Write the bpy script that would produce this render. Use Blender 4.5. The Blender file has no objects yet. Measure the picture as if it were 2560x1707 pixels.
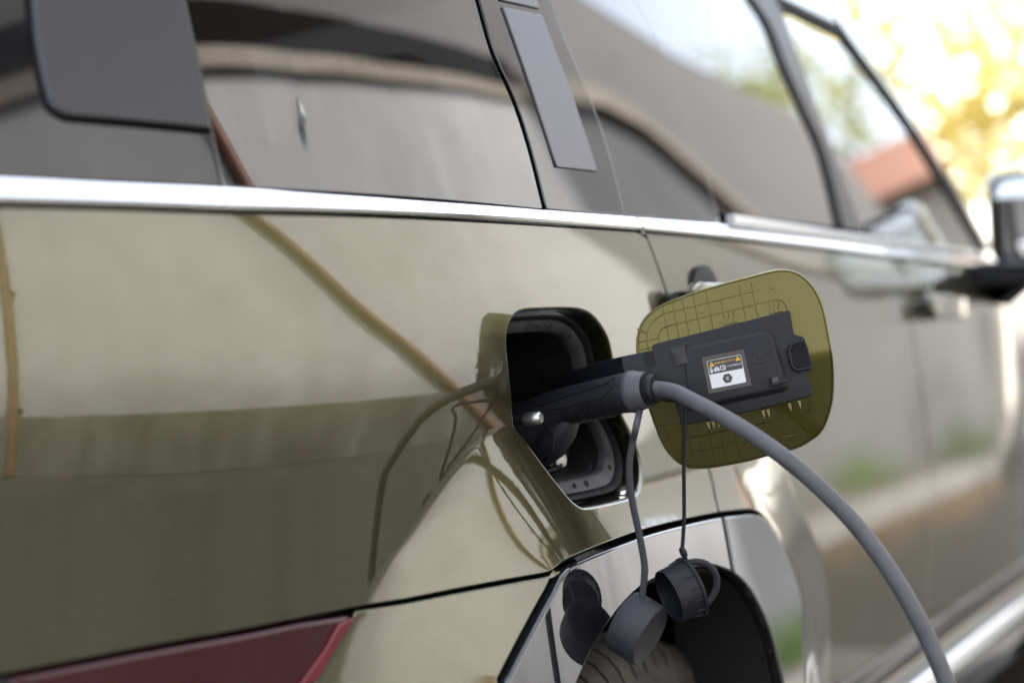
import bpy, bmesh, math, random
import numpy as np
from mathutils import Vector, Matrix
from mathutils.geometry import delaunay_2d_cdt

random.seed(7)
scene = bpy.context.scene
COL = scene.collection
R = math.radians

# ------------------------------------------------------------------ camera
cam_data = bpy.data.cameras.new('camera')
cam = bpy.data.objects.new('camera', cam_data); COL.objects.link(cam)
th, pt, rl = R(31.7), R(.39), R(2.3)
fw0 = Vector((math.cos(th), math.sin(th), 0)); r0 = Vector((math.sin(th), -math.cos(th), 0)); u0 = Vector((0, 0, 1))
fwd = math.cos(pt)*fw0 + math.sin(pt)*u0; up_ = math.cos(pt)*u0 - math.sin(pt)*fw0
rgt = math.cos(rl)*r0 - math.sin(rl)*up_; upv = math.sin(rl)*r0 + math.cos(rl)*up_
M = Matrix((rgt, upv, -fwd)).transposed().to_4x4(); M.translation = Vector((0, -.72, 1.10))
cam.matrix_world = M
cam_data.lens = 50; cam_data.sensor_width = 36; cam_data.clip_start = .02; cam_data.clip_end = 3000
cam_data.dof.use_dof = True; cam_data.dof.focus_distance = 1.385; cam_data.dof.aperture_fstop = 2.0
cam_data.dof.aperture_blades = 0
scene.camera = cam

# ------------------------------------------------------------------ sky, sun, exposure
SUN_EL, SUN_AZ = 44.0, 62.0          # azimuth measured from +x (ahead of the car) towards +y (behind the car)
world = bpy.data.worlds.new('World'); scene.world = world; world.use_nodes = True
wn = world.node_tree; bg = wn.nodes['Background']
sky = wn.nodes.new('ShaderNodeTexSky'); sky.sky_type = 'NISHITA'; sky.sun_disc = False
sky.sun_elevation = R(SUN_EL); sky.sun_rotation = R(90 - SUN_AZ)
sky.air_density = 1.0; sky.dust_density = 3.0; sky.ozone_density = .8
hz = wn.nodes.new('ShaderNodeHueSaturation'); hz.inputs['Saturation'].default_value = .5   # thin white haze over the sky
wn.links.new(sky.outputs[0], hz.inputs['Color']); wn.links.new(hz.outputs[0], bg.inputs[0]); bg.inputs[1].default_value = .15
sd = bpy.data.lights.new('sun', 'SUN'); sd.energy = 2.0; sd.angle = R(.6); sd.color = (1, .975, .94)
sun = bpy.data.objects.new('sun', sd); COL.objects.link(sun)
to_sun = Vector((math.cos(R(SUN_EL))*math.cos(R(SUN_AZ)), math.cos(R(SUN_EL))*math.sin(R(SUN_AZ)), math.sin(R(SUN_EL))))
sun.rotation_euler = to_sun.to_track_quat('Z', 'Y').to_euler(); sun.location = (0, 6, 12)
vs = scene.view_settings; vs.view_transform = 'Standard'; vs.look = 'None'; vs.gamma = 1; vs.exposure = 2.75
scene.cycles.use_denoising = True
scene.cycles.max_bounces = 10; scene.cycles.glossy_bounces = 6; scene.cycles.caustics_reflective = False
scene.cycles.sample_clamp_indirect = 6

# ------------------------------------------------------------------ measured outlines in metres (x along the car, z up)
T = {
    'crease': [(0.8761, 0.45), (0.8761, 0.7929), (0.88326, 0.80277), (0.89022, 0.81244), (0.89758, 0.82251), (0.9059, 0.8336), (0.91582, 0.84643), (0.92687, 0.86049), (0.93798, 0.87453), (0.9481, 0.8873), (0.95705, 0.8988), (0.96535, 0.90958), (0.973, 0.91925), (0.98, 0.9274), (0.98565, 0.9329), (0.99018, 0.93629), (0.99497, 0.93974), (1.0014, 0.9454), (1.0104, 0.95457), (1.02106, 0.96586), (1.03196, 0.97737), (1.0417, 0.9872), (1.04988, 0.9949), (1.05724, 1.00146), (1.06416, 1.00716), (1.071, 1.0123), (1.07773, 1.01693), (1.08419, 1.02091), (1.09056, 1.0242), (1.097, 1.0268), (1.10354, 1.02843), (1.11009, 1.02919), (1.11665, 1.02961), (1.1232, 1.0302), (1.14779, 1.03085), (1.17265, 1.03151), (1.19698, 1.03215), (1.22, 1.0327), (1.23954, 1.03323), (1.25668, 1.03373), (1.27547, 1.03409), (1.3, 1.0342), (1.33258, 1.03409), (1.37062, 1.03379), (1.41086, 1.0332), (1.45, 1.0322), (1.4882, 1.03086), (1.52687, 1.0292), (1.56461, 1.02704), (1.6, 1.0242), (1.63261, 1.02156), (1.66322, 1.01891), (1.69221, 1.01441), (1.72, 1.0062), (1.74614, 0.99282), (1.77059, 0.97559), (1.79438, 0.95681), (1.8185, 0.9388), (1.83873, 0.91752), (1.85926, 0.89618), (1.87918, 0.87495), (1.8976, 0.854), (1.91514, 0.83342), (1.93201, 0.81312), (1.94661, 0.79293), (1.9574, 0.7727), (1.96354, 0.75236), (1.96601, 0.73201), (1.96593, 0.71172), (1.9644, 0.6916), (1.96094, 0.6717), (1.95521, 0.65197), (1.94858, 0.6323), (1.9424, 0.6126), (1.9524, 0.45)],
    'arch_outer': [(1.0145, 0.45), (1.0445, 0.8151), (1.0491, 0.8201), (1.0536, 0.825), (1.0584, 0.8301), (1.0637, 0.8356), (1.0699, 0.8419), (1.0768, 0.8487), (1.0839, 0.8555), (1.0904, 0.8617), (1.0962, 0.867), (1.1016, 0.8717), (1.1068, 0.8763), (1.1122, 0.8808), (1.1175, 0.8859), (1.1227, 0.891), (1.1283, 0.8958), (1.1348, 0.8997), (1.1425, 0.9024), (1.1512, 0.9041), (1.1606, 0.9054), (1.1704, 0.9066), (1.1803, 0.9078), (1.1907, 0.9088), (1.202, 0.9097), (1.2148, 0.9105), (1.2293, 0.9113), (1.2456, 0.912), (1.2639, 0.9126), (1.2834, 0.9129), (1.3049, 0.9129), (1.3282, 0.9127), (1.3524, 0.9124), (1.376, 0.9119), (1.3989, 0.9114), (1.4216, 0.9107), (1.4441, 0.9099), (1.4662, 0.9089), (1.4888, 0.9076), (1.5115, 0.9061), (1.5326, 0.9046), (1.5502, 0.9031), (1.5625, 0.9019), (1.5707, 0.9008), (1.5769, 0.8996), (1.5832, 0.8979), (1.5898, 0.8958), (1.5956, 0.8936), (1.601, 0.8907), (1.6066, 0.8865), (1.6125, 0.8809), (1.6184, 0.874), (1.6242, 0.8664), (1.6299, 0.8587), (1.6355, 0.8507), (1.6411, 0.8424), (1.6463, 0.8337), (1.6507, 0.8248), (1.6547, 0.8154), (1.6583, 0.8057), (1.6608, 0.7959), (1.6615, 0.7867), (1.6603, 0.7792), (1.6574, 0.7727), (1.6532, 0.7654), (1.6483, 0.7552), (1.6424, 0.7412), (1.6353, 0.7247), (1.6278, 0.7072), (1.6207, 0.6904), (1.6257, 0.45)],
    'arch_inner': [(1.1093, 0.45), (1.1293, 0.7955), (1.1381, 0.8037), (1.1472, 0.812), (1.1556, 0.8191), (1.1622, 0.8241), (1.168, 0.8279), (1.1762, 0.8324), (1.1889, 0.8387), (1.2048, 0.8458), (1.2209, 0.8517), (1.2353, 0.8557), (1.2496, 0.8586), (1.2663, 0.8605), (1.2861, 0.8619), (1.308, 0.8625), (1.3317, 0.8623), (1.3593, 0.8609), (1.389, 0.8586), (1.4136, 0.8561), (1.428, 0.854), (1.4363, 0.8519), (1.4448, 0.8493), (1.4555, 0.8461), (1.4664, 0.8424), (1.4771, 0.8377), (1.4876, 0.832), (1.4979, 0.8253), (1.5076, 0.8172), (1.5169, 0.8072), (1.5257, 0.7957), (1.533, 0.7844), (1.5383, 0.7743), (1.5421, 0.7643), (1.5452, 0.7531), (1.5477, 0.7395), (1.5495, 0.7247), (1.5514, 0.7099), (1.5614, 0.45)],
    'hole': [(1.1355, 1.1099), (1.1363, 1.1137), (1.1374, 1.1172), (1.1391, 1.1204), (1.1415, 1.1238), (1.1445, 1.1269), (1.1481, 1.1297), (1.152, 1.1319), (1.1564, 1.1336), (1.1625, 1.135), (1.1705, 1.136), (1.1802, 1.1366), (1.192, 1.1371), (1.2073, 1.1376), (1.2249, 1.138), (1.2411, 1.1382), (1.2541, 1.1381), (1.2654, 1.1378), (1.2755, 1.137), (1.2842, 1.1356), (1.2916, 1.1339), (1.2984, 1.1314), (1.3049, 1.1283), (1.3109, 1.1244), (1.3164, 1.1204), (1.3213, 1.1162), (1.3256, 1.1117), (1.3293, 1.1069), (1.3321, 1.1017), (1.3342, 1.0962), (1.3361, 1.0905), (1.3379, 1.0846), (1.3395, 1.0785), (1.3411, 1.0725), (1.3428, 1.0663), (1.3446, 1.0602), (1.3466, 1.0543), (1.3488, 1.049), (1.3512, 1.0439), (1.3538, 1.039), (1.3564, 1.0345), (1.3587, 1.0301), (1.3606, 1.0251), (1.3633, 1.0188), (1.3668, 1.0118), (1.3693, 1.0048), (1.3705, 0.9981), (1.3707, 0.9914), (1.3695, 0.9852), (1.3673, 0.9796), (1.364, 0.9745), (1.3594, 0.9696), (1.3532, 0.9644), (1.3458, 0.9594), (1.3383, 0.9553), (1.3314, 0.9525), (1.3246, 0.9505), (1.3173, 0.9491), (1.3109, 0.9481), (1.3039, 0.9475), (1.2914, 0.9472), (1.268, 0.947), (1.2403, 0.947), (1.2202, 0.9473), (1.2113, 0.9481), (1.2078, 0.9494), (1.205, 0.9517), (1.2019, 0.9548), (1.1993, 0.959), (1.1962, 0.9654), (1.1913, 0.9757), (1.1845, 0.9884), (1.1773, 0.9996), (1.1715, 1.0076), (1.1666, 1.0141), (1.1621, 1.0196), (1.1575, 1.0234), (1.1532, 1.0263), (1.1493, 1.0312), (1.1464, 1.0395), (1.1447, 1.0498), (1.143, 1.0607), (1.1403, 1.0727), (1.1377, 1.0851), (1.136, 1.0954), (1.1354, 1.1018), (1.1352, 1.1061)],
    'seam_rear_door': [(1.4319, 1.2374), (1.4389, 1.2368), (1.4462, 1.2364), (1.453, 1.2355), (1.4585, 1.2333), (1.4623, 1.2295), (1.465, 1.2247), (1.4672, 1.2188), (1.4695, 1.2119), (1.4724, 1.2033), (1.4756, 1.1933), (1.479, 1.1832), (1.4821, 1.1746), (1.4844, 1.1682), (1.486, 1.163), (1.4875, 1.1583), (1.4892, 1.1534)],
    'seam_rear_low': [(1.52, 0.9541), (1.5051, 0.9349), (1.4782, 0.9141), (1.4677, 0.898)],
    'seam_front': [(2.3335, 1.2609), (2.3563, 1.255), (2.3806, 1.249), (2.4038, 1.243), (2.4228, 1.2369), (2.4383, 1.2333), (2.4509, 1.2315), (2.4584, 1.2261), (2.4594, 1.212), (2.4551, 1.1866), (2.4513, 1.1536), (2.4545, 1.1165), (2.4646, 1.0787), (2.4768, 1.0379), (2.4914, 0.993), (2.505, 0.9497), (2.5147, 0.914), (2.5197, 0.8899), (2.5215, 0.8737), (2.5213, 0.8599), (2.5202, 0.843), (2.5191, 0.823), (2.5172, 0.8023), (2.513, 0.7795), (2.505, 0.7533), (2.4918, 0.7223), (2.4745, 0.6879), (2.4558, 0.6524), (2.438, 0.6182)],
    'seam_bumper': [(0.6702, 0.8814), (0.6871, 0.8826), (0.7063, 0.8838), (0.7306, 0.8852), (0.76, 0.8865), (0.7953, 0.8871), (0.8374, 0.8874), (0.8921, 0.888), (0.948, 0.8877), (0.9757, 0.8876), (0.994, 0.8877), (1.0136, 0.8888), (1.0355, 0.8903), (1.0679, 0.8921), (1.0986, 0.8938), (1.1137, 0.8945), (1.122, 0.8952), (1.128, 0.8969), (1.1327, 0.8989)],
    'lamp_edge': [(0.9473, 0.8854), (0.9292, 0.8632), (0.9059, 0.8336), (0.8833, 0.8077)],
    'belt_top': [(0.4, 1.2385), (0.6753, 1.2385), (0.7434, 1.2367), (0.828, 1.2365), (0.9304, 1.236), (1.0402, 1.2368), (1.1917, 1.2398), (1.4201, 1.2451), (1.6969, 1.2513), (2.0858, 1.2562), (3.2, 1.262)],
    'belt_bot': [(0.4, 1.2195), (0.6747, 1.2195), (0.8236, 1.2178), (0.9296, 1.2203), (1.0974, 1.2236), (1.1906, 1.2256), (1.4276, 1.2303), (1.695, 1.2332), (2.083, 1.2337), (3.2, 1.23)],
    'box_left': [(0.7254, 1.2846), (0.7226, 1.2859), (0.7199, 1.2872), (0.7176, 1.2893), (0.7159, 1.2916), (0.7147, 1.2946), (0.7138, 1.3009), (0.7133, 1.3124), (0.7131, 1.3271), (0.7133, 1.3412), (0.714, 1.3531), (0.7152, 1.3645), (0.7163, 1.3758), (0.7174, 1.3883), (0.7186, 1.4009), (0.7198, 1.4136), (0.721, 1.4263), (0.7222, 1.4391), (0.7234, 1.452), (0.7247, 1.4649), (0.726, 1.4779), (0.7274, 1.491), (0.7288, 1.5041), (0.7302, 1.5174), (0.7316, 1.5307), (0.7331, 1.5441), (0.7346, 1.5576), (0.7361, 1.5712), (0.7377, 1.5849), (0.7393, 1.5986), (0.741, 1.6125), (0.7427, 1.6265), (0.7444, 1.6405), (0.7462, 1.6547), (0.7468, 1.66)],
    'box_right': [(0.8327, 1.2376), (0.8324, 1.2516), (0.8322, 1.2656), (0.8322, 1.2814), (0.8327, 1.3005), (0.8335, 1.3215), (0.834, 1.3413), (0.834, 1.3585), (0.8338, 1.3745), (0.8335, 1.3906), (0.8335, 1.4036), (0.8334, 1.4167), (0.8334, 1.4298), (0.8335, 1.4429), (0.8335, 1.4562), (0.8336, 1.4694), (0.8337, 1.4828), (0.8338, 1.4962), (0.834, 1.5096), (0.8342, 1.5232), (0.8345, 1.5367), (0.8347, 1.5504), (0.835, 1.5641), (0.8354, 1.5779), (0.8357, 1.5918), (0.8361, 1.6057), (0.8366, 1.6198), (0.837, 1.6339), (0.8375, 1.6481), (0.838, 1.66)],
    'pillar_left': [(1.2486, 1.2434), (1.2479, 1.2646), (1.2473, 1.286), (1.2461, 1.306), (1.244, 1.3237), (1.2412, 1.3399), (1.2373, 1.3557), (1.2312, 1.3712), (1.224, 1.3863), (1.2186, 1.4017), (1.2164, 1.4182), (1.2159, 1.4352), (1.2155, 1.4523), (1.2148, 1.4684), (1.2141, 1.4847), (1.2135, 1.501), (1.213, 1.5173), (1.2126, 1.5338), (1.2122, 1.5503), (1.212, 1.567), (1.2119, 1.5837), (1.2119, 1.6005), (1.2119, 1.6174), (1.2121, 1.6344), (1.2124, 1.6516), (1.2126, 1.66)],
    'pillar_right': [(1.4267, 1.2463), (1.4262, 1.2709), (1.4259, 1.2955), (1.4245, 1.3188), (1.4216, 1.3396), (1.4174, 1.359), (1.4118, 1.379), (1.4039, 1.4016), (1.3948, 1.4248), (1.3875, 1.4455), (1.3836, 1.4619), (1.3814, 1.4758), (1.3793, 1.4897), (1.3764, 1.5067), (1.3736, 1.5238), (1.3709, 1.5409), (1.3683, 1.558), (1.3658, 1.5752), (1.3635, 1.5925), (1.3612, 1.6098), (1.3591, 1.6272), (1.3571, 1.6446), (1.3555, 1.66)],
    'divider': [(1.7034, 1.2632), (1.6907, 1.3302), (1.6801, 1.3975), (1.6689, 1.4533), (1.6543, 1.4895), (1.6374, 1.5136), (1.6209, 1.5375), (1.6116, 1.5546), (1.6025, 1.5717), (1.5936, 1.5886), (1.5849, 1.6056), (1.5764, 1.6225), (1.568, 1.6393), (1.5598, 1.6561), (1.5579, 1.66)],
    'bpillar_left': [(2.1616, 1.2592), (2.1659, 1.3032), (2.1715, 1.3477), (2.1725, 1.3866), (2.1645, 1.4158), (2.1512, 1.4388), (2.1379, 1.4613), (2.1258, 1.4855), (2.1139, 1.5093), (2.1044, 1.5316), (2.0998, 1.5526), (2.0975, 1.5722), (2.0924, 1.5893), (2.0818, 1.6026), (2.0684, 1.6132), (2.0551, 1.6237), (2.036, 1.6417), (2.0173, 1.6595), (2.0167, 1.66)],
    'bpillar_right': [(2.2999, 1.2626), (2.2863, 1.2991), (2.2736, 1.3356), (2.2606, 1.3771), (2.247, 1.4272), (2.2342, 1.4826), (2.2235, 1.5382), (2.2193, 1.563), (2.2156, 1.5879), (2.2123, 1.6129), (2.2093, 1.6381), (2.2072, 1.66)],
    'apillar': [(3.0749, 1.289), (2.9898, 1.3453), (2.9143, 1.4002), (2.842, 1.4523), (2.7695, 1.5003), (2.6947, 1.5431), (2.6196, 1.5818), (2.5468, 1.6181), (2.4789, 1.6537)],
    'insert': [(1.288, 1.2893), (1.38, 1.2923), (1.3655, 1.3728), (1.3411, 1.4648), (1.2576, 1.4582), (1.2747, 1.3685)],
    'box_corner': [(0.8322, 1.2814)],
    'handle_rear': [(1.5296, 1.169), (1.5235, 1.1519), (1.7007, 1.1587)],
    'handle_front': [(2.5023, 1.1846), (2.8056, 1.1563), (2.5048, 1.1153), (2.7837, 1.0997)],
    'cable': [(1.198, -0.128, 1.0555), (1.2042, -0.1489, 1.053), (1.2094, -0.1682, 1.0476), (1.2143, -0.1869, 1.0385), (1.2193, -0.2057, 1.0273), (1.2259, -0.227, 1.0121), (1.2304, -0.245, 0.9979), (1.2358, -0.2644, 0.9815), (1.2427, -0.2861, 0.9576), (1.2493, -0.3073, 0.9332), (1.2549, -0.327, 0.9059), (1.2557, -0.3388, 0.8824), (1.2607, -0.3574, 0.8517), (1.2613, -0.3689, 0.8255), (1.2614, -0.3796, 0.7992)],
    'strap': [(1.1788, -0.1253, 1.0391), (1.1782, -0.1242, 1.028), (1.176, -0.1204, 1.0115), (1.1742, -0.1173, 0.995), (1.1739, -0.1166, 0.9765), (1.1752, -0.1183, 0.9543), (1.1777, -0.122, 0.9282), (1.1798, -0.1251, 0.9021), (1.1798, -0.1249, 0.8873), (1.1781, -0.122, 0.8697)],
    'cord': [(1.2085, -0.1547, 1.0631), (1.2086, -0.1546, 1.0437), (1.2083, -0.1537, 1.0109), (1.2081, -0.1529, 0.9737), (1.2083, -0.1527, 0.9364), (1.2091, -0.1536, 0.9095)],
    'grey_cap': ((1.1781, -0.1027, 0.8451), (0.0312, -0.9002, -0.4343)),
    'black_cap': ((1.2022, -0.1419, 0.8671), (0.7311, -0.6141, 0.2974)),
}

# ---- side surface of the car: y as a function of x (along the car) and z (height) ----
ZC = 1.10                                   # height of the widest point of the flank
def taper(x):
    t = max(0.0, 1.30 - x); c = max(0.0, .66 - x)
    f = max(0.0, x - 3.0)
    return .50*t**3 + 2.0*c*c + .10*f*f + .05*f**3
def flank(x, z):
    d = z - ZC
    if d >= 0: return d*d - .017
    t = min(1.0, max(0.0, (x - 1.25)/.55)); t = t*t*(3 - 2*t)
    d = -d
    rear = d*d if d < .10 else .01 + .04*(1 - math.exp(-(d - .10)/.2))
    return rear + (-.03*d - rear)*t*.9 - .017          # doors stand almost upright, the rear quarter rolls under
def y_base(x, z):
    return taper(x) + flank(x, z)
Z_BELT = 1.2425
def y_green(x, z):
    h = z - Z_BELT
    return .004 + taper(x) + .21*h + .10*h*h
def y_trim(x, z):
    f = max(0.0, 1.25 - x)
    return -.074 + .9*f*f + .16*(z - .90)
def seg_dist(px, pz, a, b):
    dx, dz = b[0]-a[0], b[1]-a[1]
    t = ((px-a[0])*dx + (pz-a[1])*dz)/(dx*dx+dz*dz+1e-12)
    t = 0 if t < 0 else 1 if t > 1 else t
    ex, ez = px-a[0]-t*dx, pz-a[1]-t*dz
    return math.sqrt(ex*ex+ez*ez)
def poly_dist(px, pz, pl):
    return min(seg_dist(px, pz, pl[i], pl[i+1]) for i in range(len(pl)-1))
def inside(px, pz, pl):
    r = False; n = len(pl); j = n-1
    for i in range(n):
        xi, zi = pl[i]; xj, zj = pl[j]
        if (zi > pz) != (zj > pz) and px < (xj-xi)*(pz-zi)/(zj-zi)+xi: r = not r
        j = i
    return r
def soft_dist(x, z, key):
    """smooth distance to an outline (inverse fifth-power mean), true distance close to it"""
    if key not in _dense:
        P = T[key]; q = []
        for a, b in zip(P, P[1:]):
            n = max(1, int(round(math.hypot(b[0]-a[0], b[1]-a[1])/.0015)))
            q += [(a[0]+(b[0]-a[0])*(i+.5)/n, a[1]+(b[1]-a[1])*(i+.5)/n, math.hypot(b[0]-a[0], b[1]-a[1])/n) for i in range(n)]
        _dense[key] = np.array(q)
    A = _dense[key]
    d2 = (A[:, 0]-x)**2 + (A[:, 1]-z)**2 + 1e-10
    true = math.sqrt(float(d2.min()))
    soft = float((A[:, 2]*d2**-3).sum()/1.1781)**-.2
    t = min(1.0, true/.004)
    return true + (soft - true)*t
_dense = {}
def y_body(x, z):
    b = y_base(x, z)
    if x < .60 or x > 2.4 or z > 1.06: return b
    if not inside(x, z, T['crease']): return b
    if inside(x, z, T['arch_outer']): t = 1.0
    else:
        dc = soft_dist(x, z, 'crease'); da = soft_dist(x, z, 'arch_outer'); t = dc/(dc+da+1e-9)
    k = .07                                  # rounded break at the crease, slight crown before the arch
    s = (t*t/(2*k) if t < k else t - k/2)/(1-k/2)
    s = s + .06*s*(1-s)
    return b + (y_trim(x, z) - b)*s


# ------------------------------------------------------------------ materials
def nodes_of(m): return m.node_tree.nodes, m.node_tree.links
def mat(name, col, rough=.5, metal=0.0, coat=0.0, coat_rough=.03, var=.0, vscale=20, bump=0.0, bscale=200, spec=.5, coat_ior=1.5, rvar=0.0, sheen=0):
    m = bpy.data.materials.new(name); m.use_nodes = True
    n, l = nodes_of(m); b = n['Principled BSDF']
    b.inputs['Base Color'].default_value = (*col, 1); b.inputs['Roughness'].default_value = rough
    b.inputs['Metallic'].default_value = metal; b.inputs['Coat Weight'].default_value = coat
    b.inputs['Coat Roughness'].default_value = coat_rough; b.inputs['Specular IOR Level'].default_value = spec
    b.inputs['Coat IOR'].default_value = coat_ior
    tc = n.new('ShaderNodeTexCoord')
    if var or rvar:
        t = n.new('ShaderNodeTexNoise'); t.inputs['Scale'].default_value = vscale; t.inputs['Detail'].default_value = 6
        t.inputs['Roughness'].default_value = .65
        l.new(tc.outputs['Object'], t.inputs['Vector'])
        if var:
            r = n.new('ShaderNodeMapRange'); r.inputs[1].default_value = .3; r.inputs[2].default_value = .7
            r.inputs[3].default_value = 1-var; r.inputs[4].default_value = 1+var
            l.new(t.outputs[0], r.inputs[0])
            mx = n.new('ShaderNodeMix'); mx.data_type = 'RGBA'; mx.blend_type = 'MULTIPLY'; mx.inputs[0].default_value = 1
            mx.inputs[6].default_value = (*col, 1); l.new(r.outputs[0], mx.inputs[7]); l.new(mx.outputs[2], b.inputs['Base Color'])
        if rvar:
            r = n.new('ShaderNodeMapRange'); r.inputs[1].default_value = .35; r.inputs[2].default_value = .7
            r.inputs[3].default_value = rough; r.inputs[4].default_value = min(1, rough+rvar)
            l.new(t.outputs[0], r.inputs[0]); l.new(r.outputs[0], b.inputs['Roughness'])
    if bump:
        t = n.new('ShaderNodeTexNoise'); t.inputs['Scale'].default_value = bscale; t.inputs['Detail'].default_value = 4
        l.new(tc.outputs['Object'], t.inputs['Vector'])
        bp = n.new('ShaderNodeBump'); bp.inputs['Strength'].default_value = 1; bp.inputs['Distance'].default_value = bump
        l.new(t.outputs[0], bp.inputs['Height']); l.new(bp.outputs[0], b.inputs['Normal'])
    return m

def paint_mat(name, col, rough, coat, flake=.0006):
    """metallic car paint: flakes under a clear coat, with a little dust"""
    m = mat(name, col, rough, .9, coat, .012, coat_ior=1.85)
    n, l = nodes_of(m); b = n['Principled BSDF']; tc = n.new('ShaderNodeTexCoord')
    v = n.new('ShaderNodeTexVoronoi'); v.inputs['Scale'].default_value = 1500; l.new(tc.outputs['Object'], v.inputs['Vector'])
    mp = n.new('ShaderNodeMapRange'); mp.inputs[3].default_value = .85; mp.inputs[4].default_value = 1.15
    sx = n.new('ShaderNodeSeparateColor'); l.new(v.outputs['Color'], sx.inputs[0]); l.new(sx.outputs[0], mp.inputs[0])
    mx = n.new('ShaderNodeMix'); mx.data_type = 'RGBA'; mx.blend_type = 'MULTIPLY'; mx.inputs[0].default_value = 1
    mx.inputs[6].default_value = (*col, 1); l.new(mp.outputs[0], mx.inputs[7]); l.new(mx.outputs[2], b.inputs['Base Color'])
    # orange peel under the coat
    t = n.new('ShaderNodeTexNoise'); t.inputs['Scale'].default_value = 260; t.inputs['Detail'].default_value = 1
    l.new(tc.outputs['Object'], t.inputs['Vector'])
    bp = n.new('ShaderNodeBump'); bp.inputs['Distance'].default_value = .000022; l.new(t.outputs[0], bp.inputs['Height'])
    l.new(bp.outputs[0], b.inputs['Coat Normal'])
    # dust specks and dried drops raise the coat roughness
    d = n.new('ShaderNodeTexNoise'); d.inputs['Scale'].default_value = 90; d.inputs['Detail'].default_value = 5; d.inputs['Roughness'].default_value = .8
    l.new(tc.outputs['Object'], d.inputs['Vector'])
    r = n.new('ShaderNodeMapRange'); r.inputs[1].default_value = .62; r.inputs[2].default_value = .8; r.inputs[3].default_value = .012; r.inputs[4].default_value = .14
    l.new(d.outputs[0], r.inputs[0]); l.new(r.outputs[0], b.inputs['Coat Roughness'])
    # a film of pale dust, thicker in spots
    d2 = n.new('ShaderNodeTexNoise'); d2.inputs['Scale'].default_value = 170; d2.inputs['Detail'].default_value = 3; l.new(tc.outputs['Object'], d2.inputs['Vector'])
    r2 = n.new('ShaderNodeMapRange'); r2.inputs[1].default_value = .63; r2.inputs[2].default_value = .74; r2.inputs[3].default_value = .006; r2.inputs[4].default_value = .20; l.new(d2.outputs[0], r2.inputs[0])
    df = n.new('ShaderNodeBsdfDiffuse'); df.inputs[0].default_value = (.14, .125, .10, 1)
    ms = n.new('ShaderNodeMixShader'); l.new(r2.outputs[0], ms.inputs[0]); l.new(b.outputs[0], ms.inputs[1]); l.new(df.outputs[0], ms.inputs[2]); l.new(ms.outputs[0], n['Material Output'].inputs[0])
    return m

def glass_mat(name, tint, ior=1.52):
    m = bpy.data.materials.new(name); m.use_nodes = True; n, l = nodes_of(m)
    n.remove(n['Principled BSDF']); out = n['Material Output']
    tr = n.new('ShaderNodeBsdfTransparent'); tr.inputs[0].default_value = (*tint, 1)
    gl = n.new('ShaderNodeBsdfGlossy'); gl.inputs['Roughness'].default_value = .012
    fr = n.new('ShaderNodeFresnel'); fr.inputs[0].default_value = ior
    # both faces of the pane reflect
    mt = n.new('ShaderNodeMath'); mt.operation = 'MULTIPLY'; mt.inputs[1].default_value = 1.7; mt.use_clamp = True; l.new(fr.outputs[0], mt.inputs[0])
    mix = n.new('ShaderNodeMixShader'); l.new(mt.outputs[0], mix.inputs[0]); l.new(tr.outputs[0], mix.inputs[1]); l.new(gl.outputs[0], mix.inputs[2])
    # dust spots on the pane
    tc = n.new('ShaderNodeTexCoord'); ns = n.new('ShaderNodeTexNoise'); ns.inputs['Scale'].default_value = 75; ns.inputs['Detail'].default_value = 4; ns.inputs['Roughness'].default_value = .75
    l.new(tc.outputs['Object'], ns.inputs['Vector'])
    mr = n.new('ShaderNodeMapRange'); mr.inputs[1].default_value = .68; mr.inputs[2].default_value = .78; mr.inputs[3].default_value = 0; mr.inputs[4].default_value = .3
    l.new(ns.outputs[0], mr.inputs[0])
    df = n.new('ShaderNodeBsdfDiffuse'); df.inputs[0].default_value = (.12, .11, .10, 1)
    m2 = n.new('ShaderNodeMixShader'); l.new(mr.outputs[0], m2.inputs[0]); l.new(mix.outputs[0], m2.inputs[1]); l.new(df.outputs[0], m2.inputs[2])
    l.new(m2.outputs[0], out.inputs[0])
    return m

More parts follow.
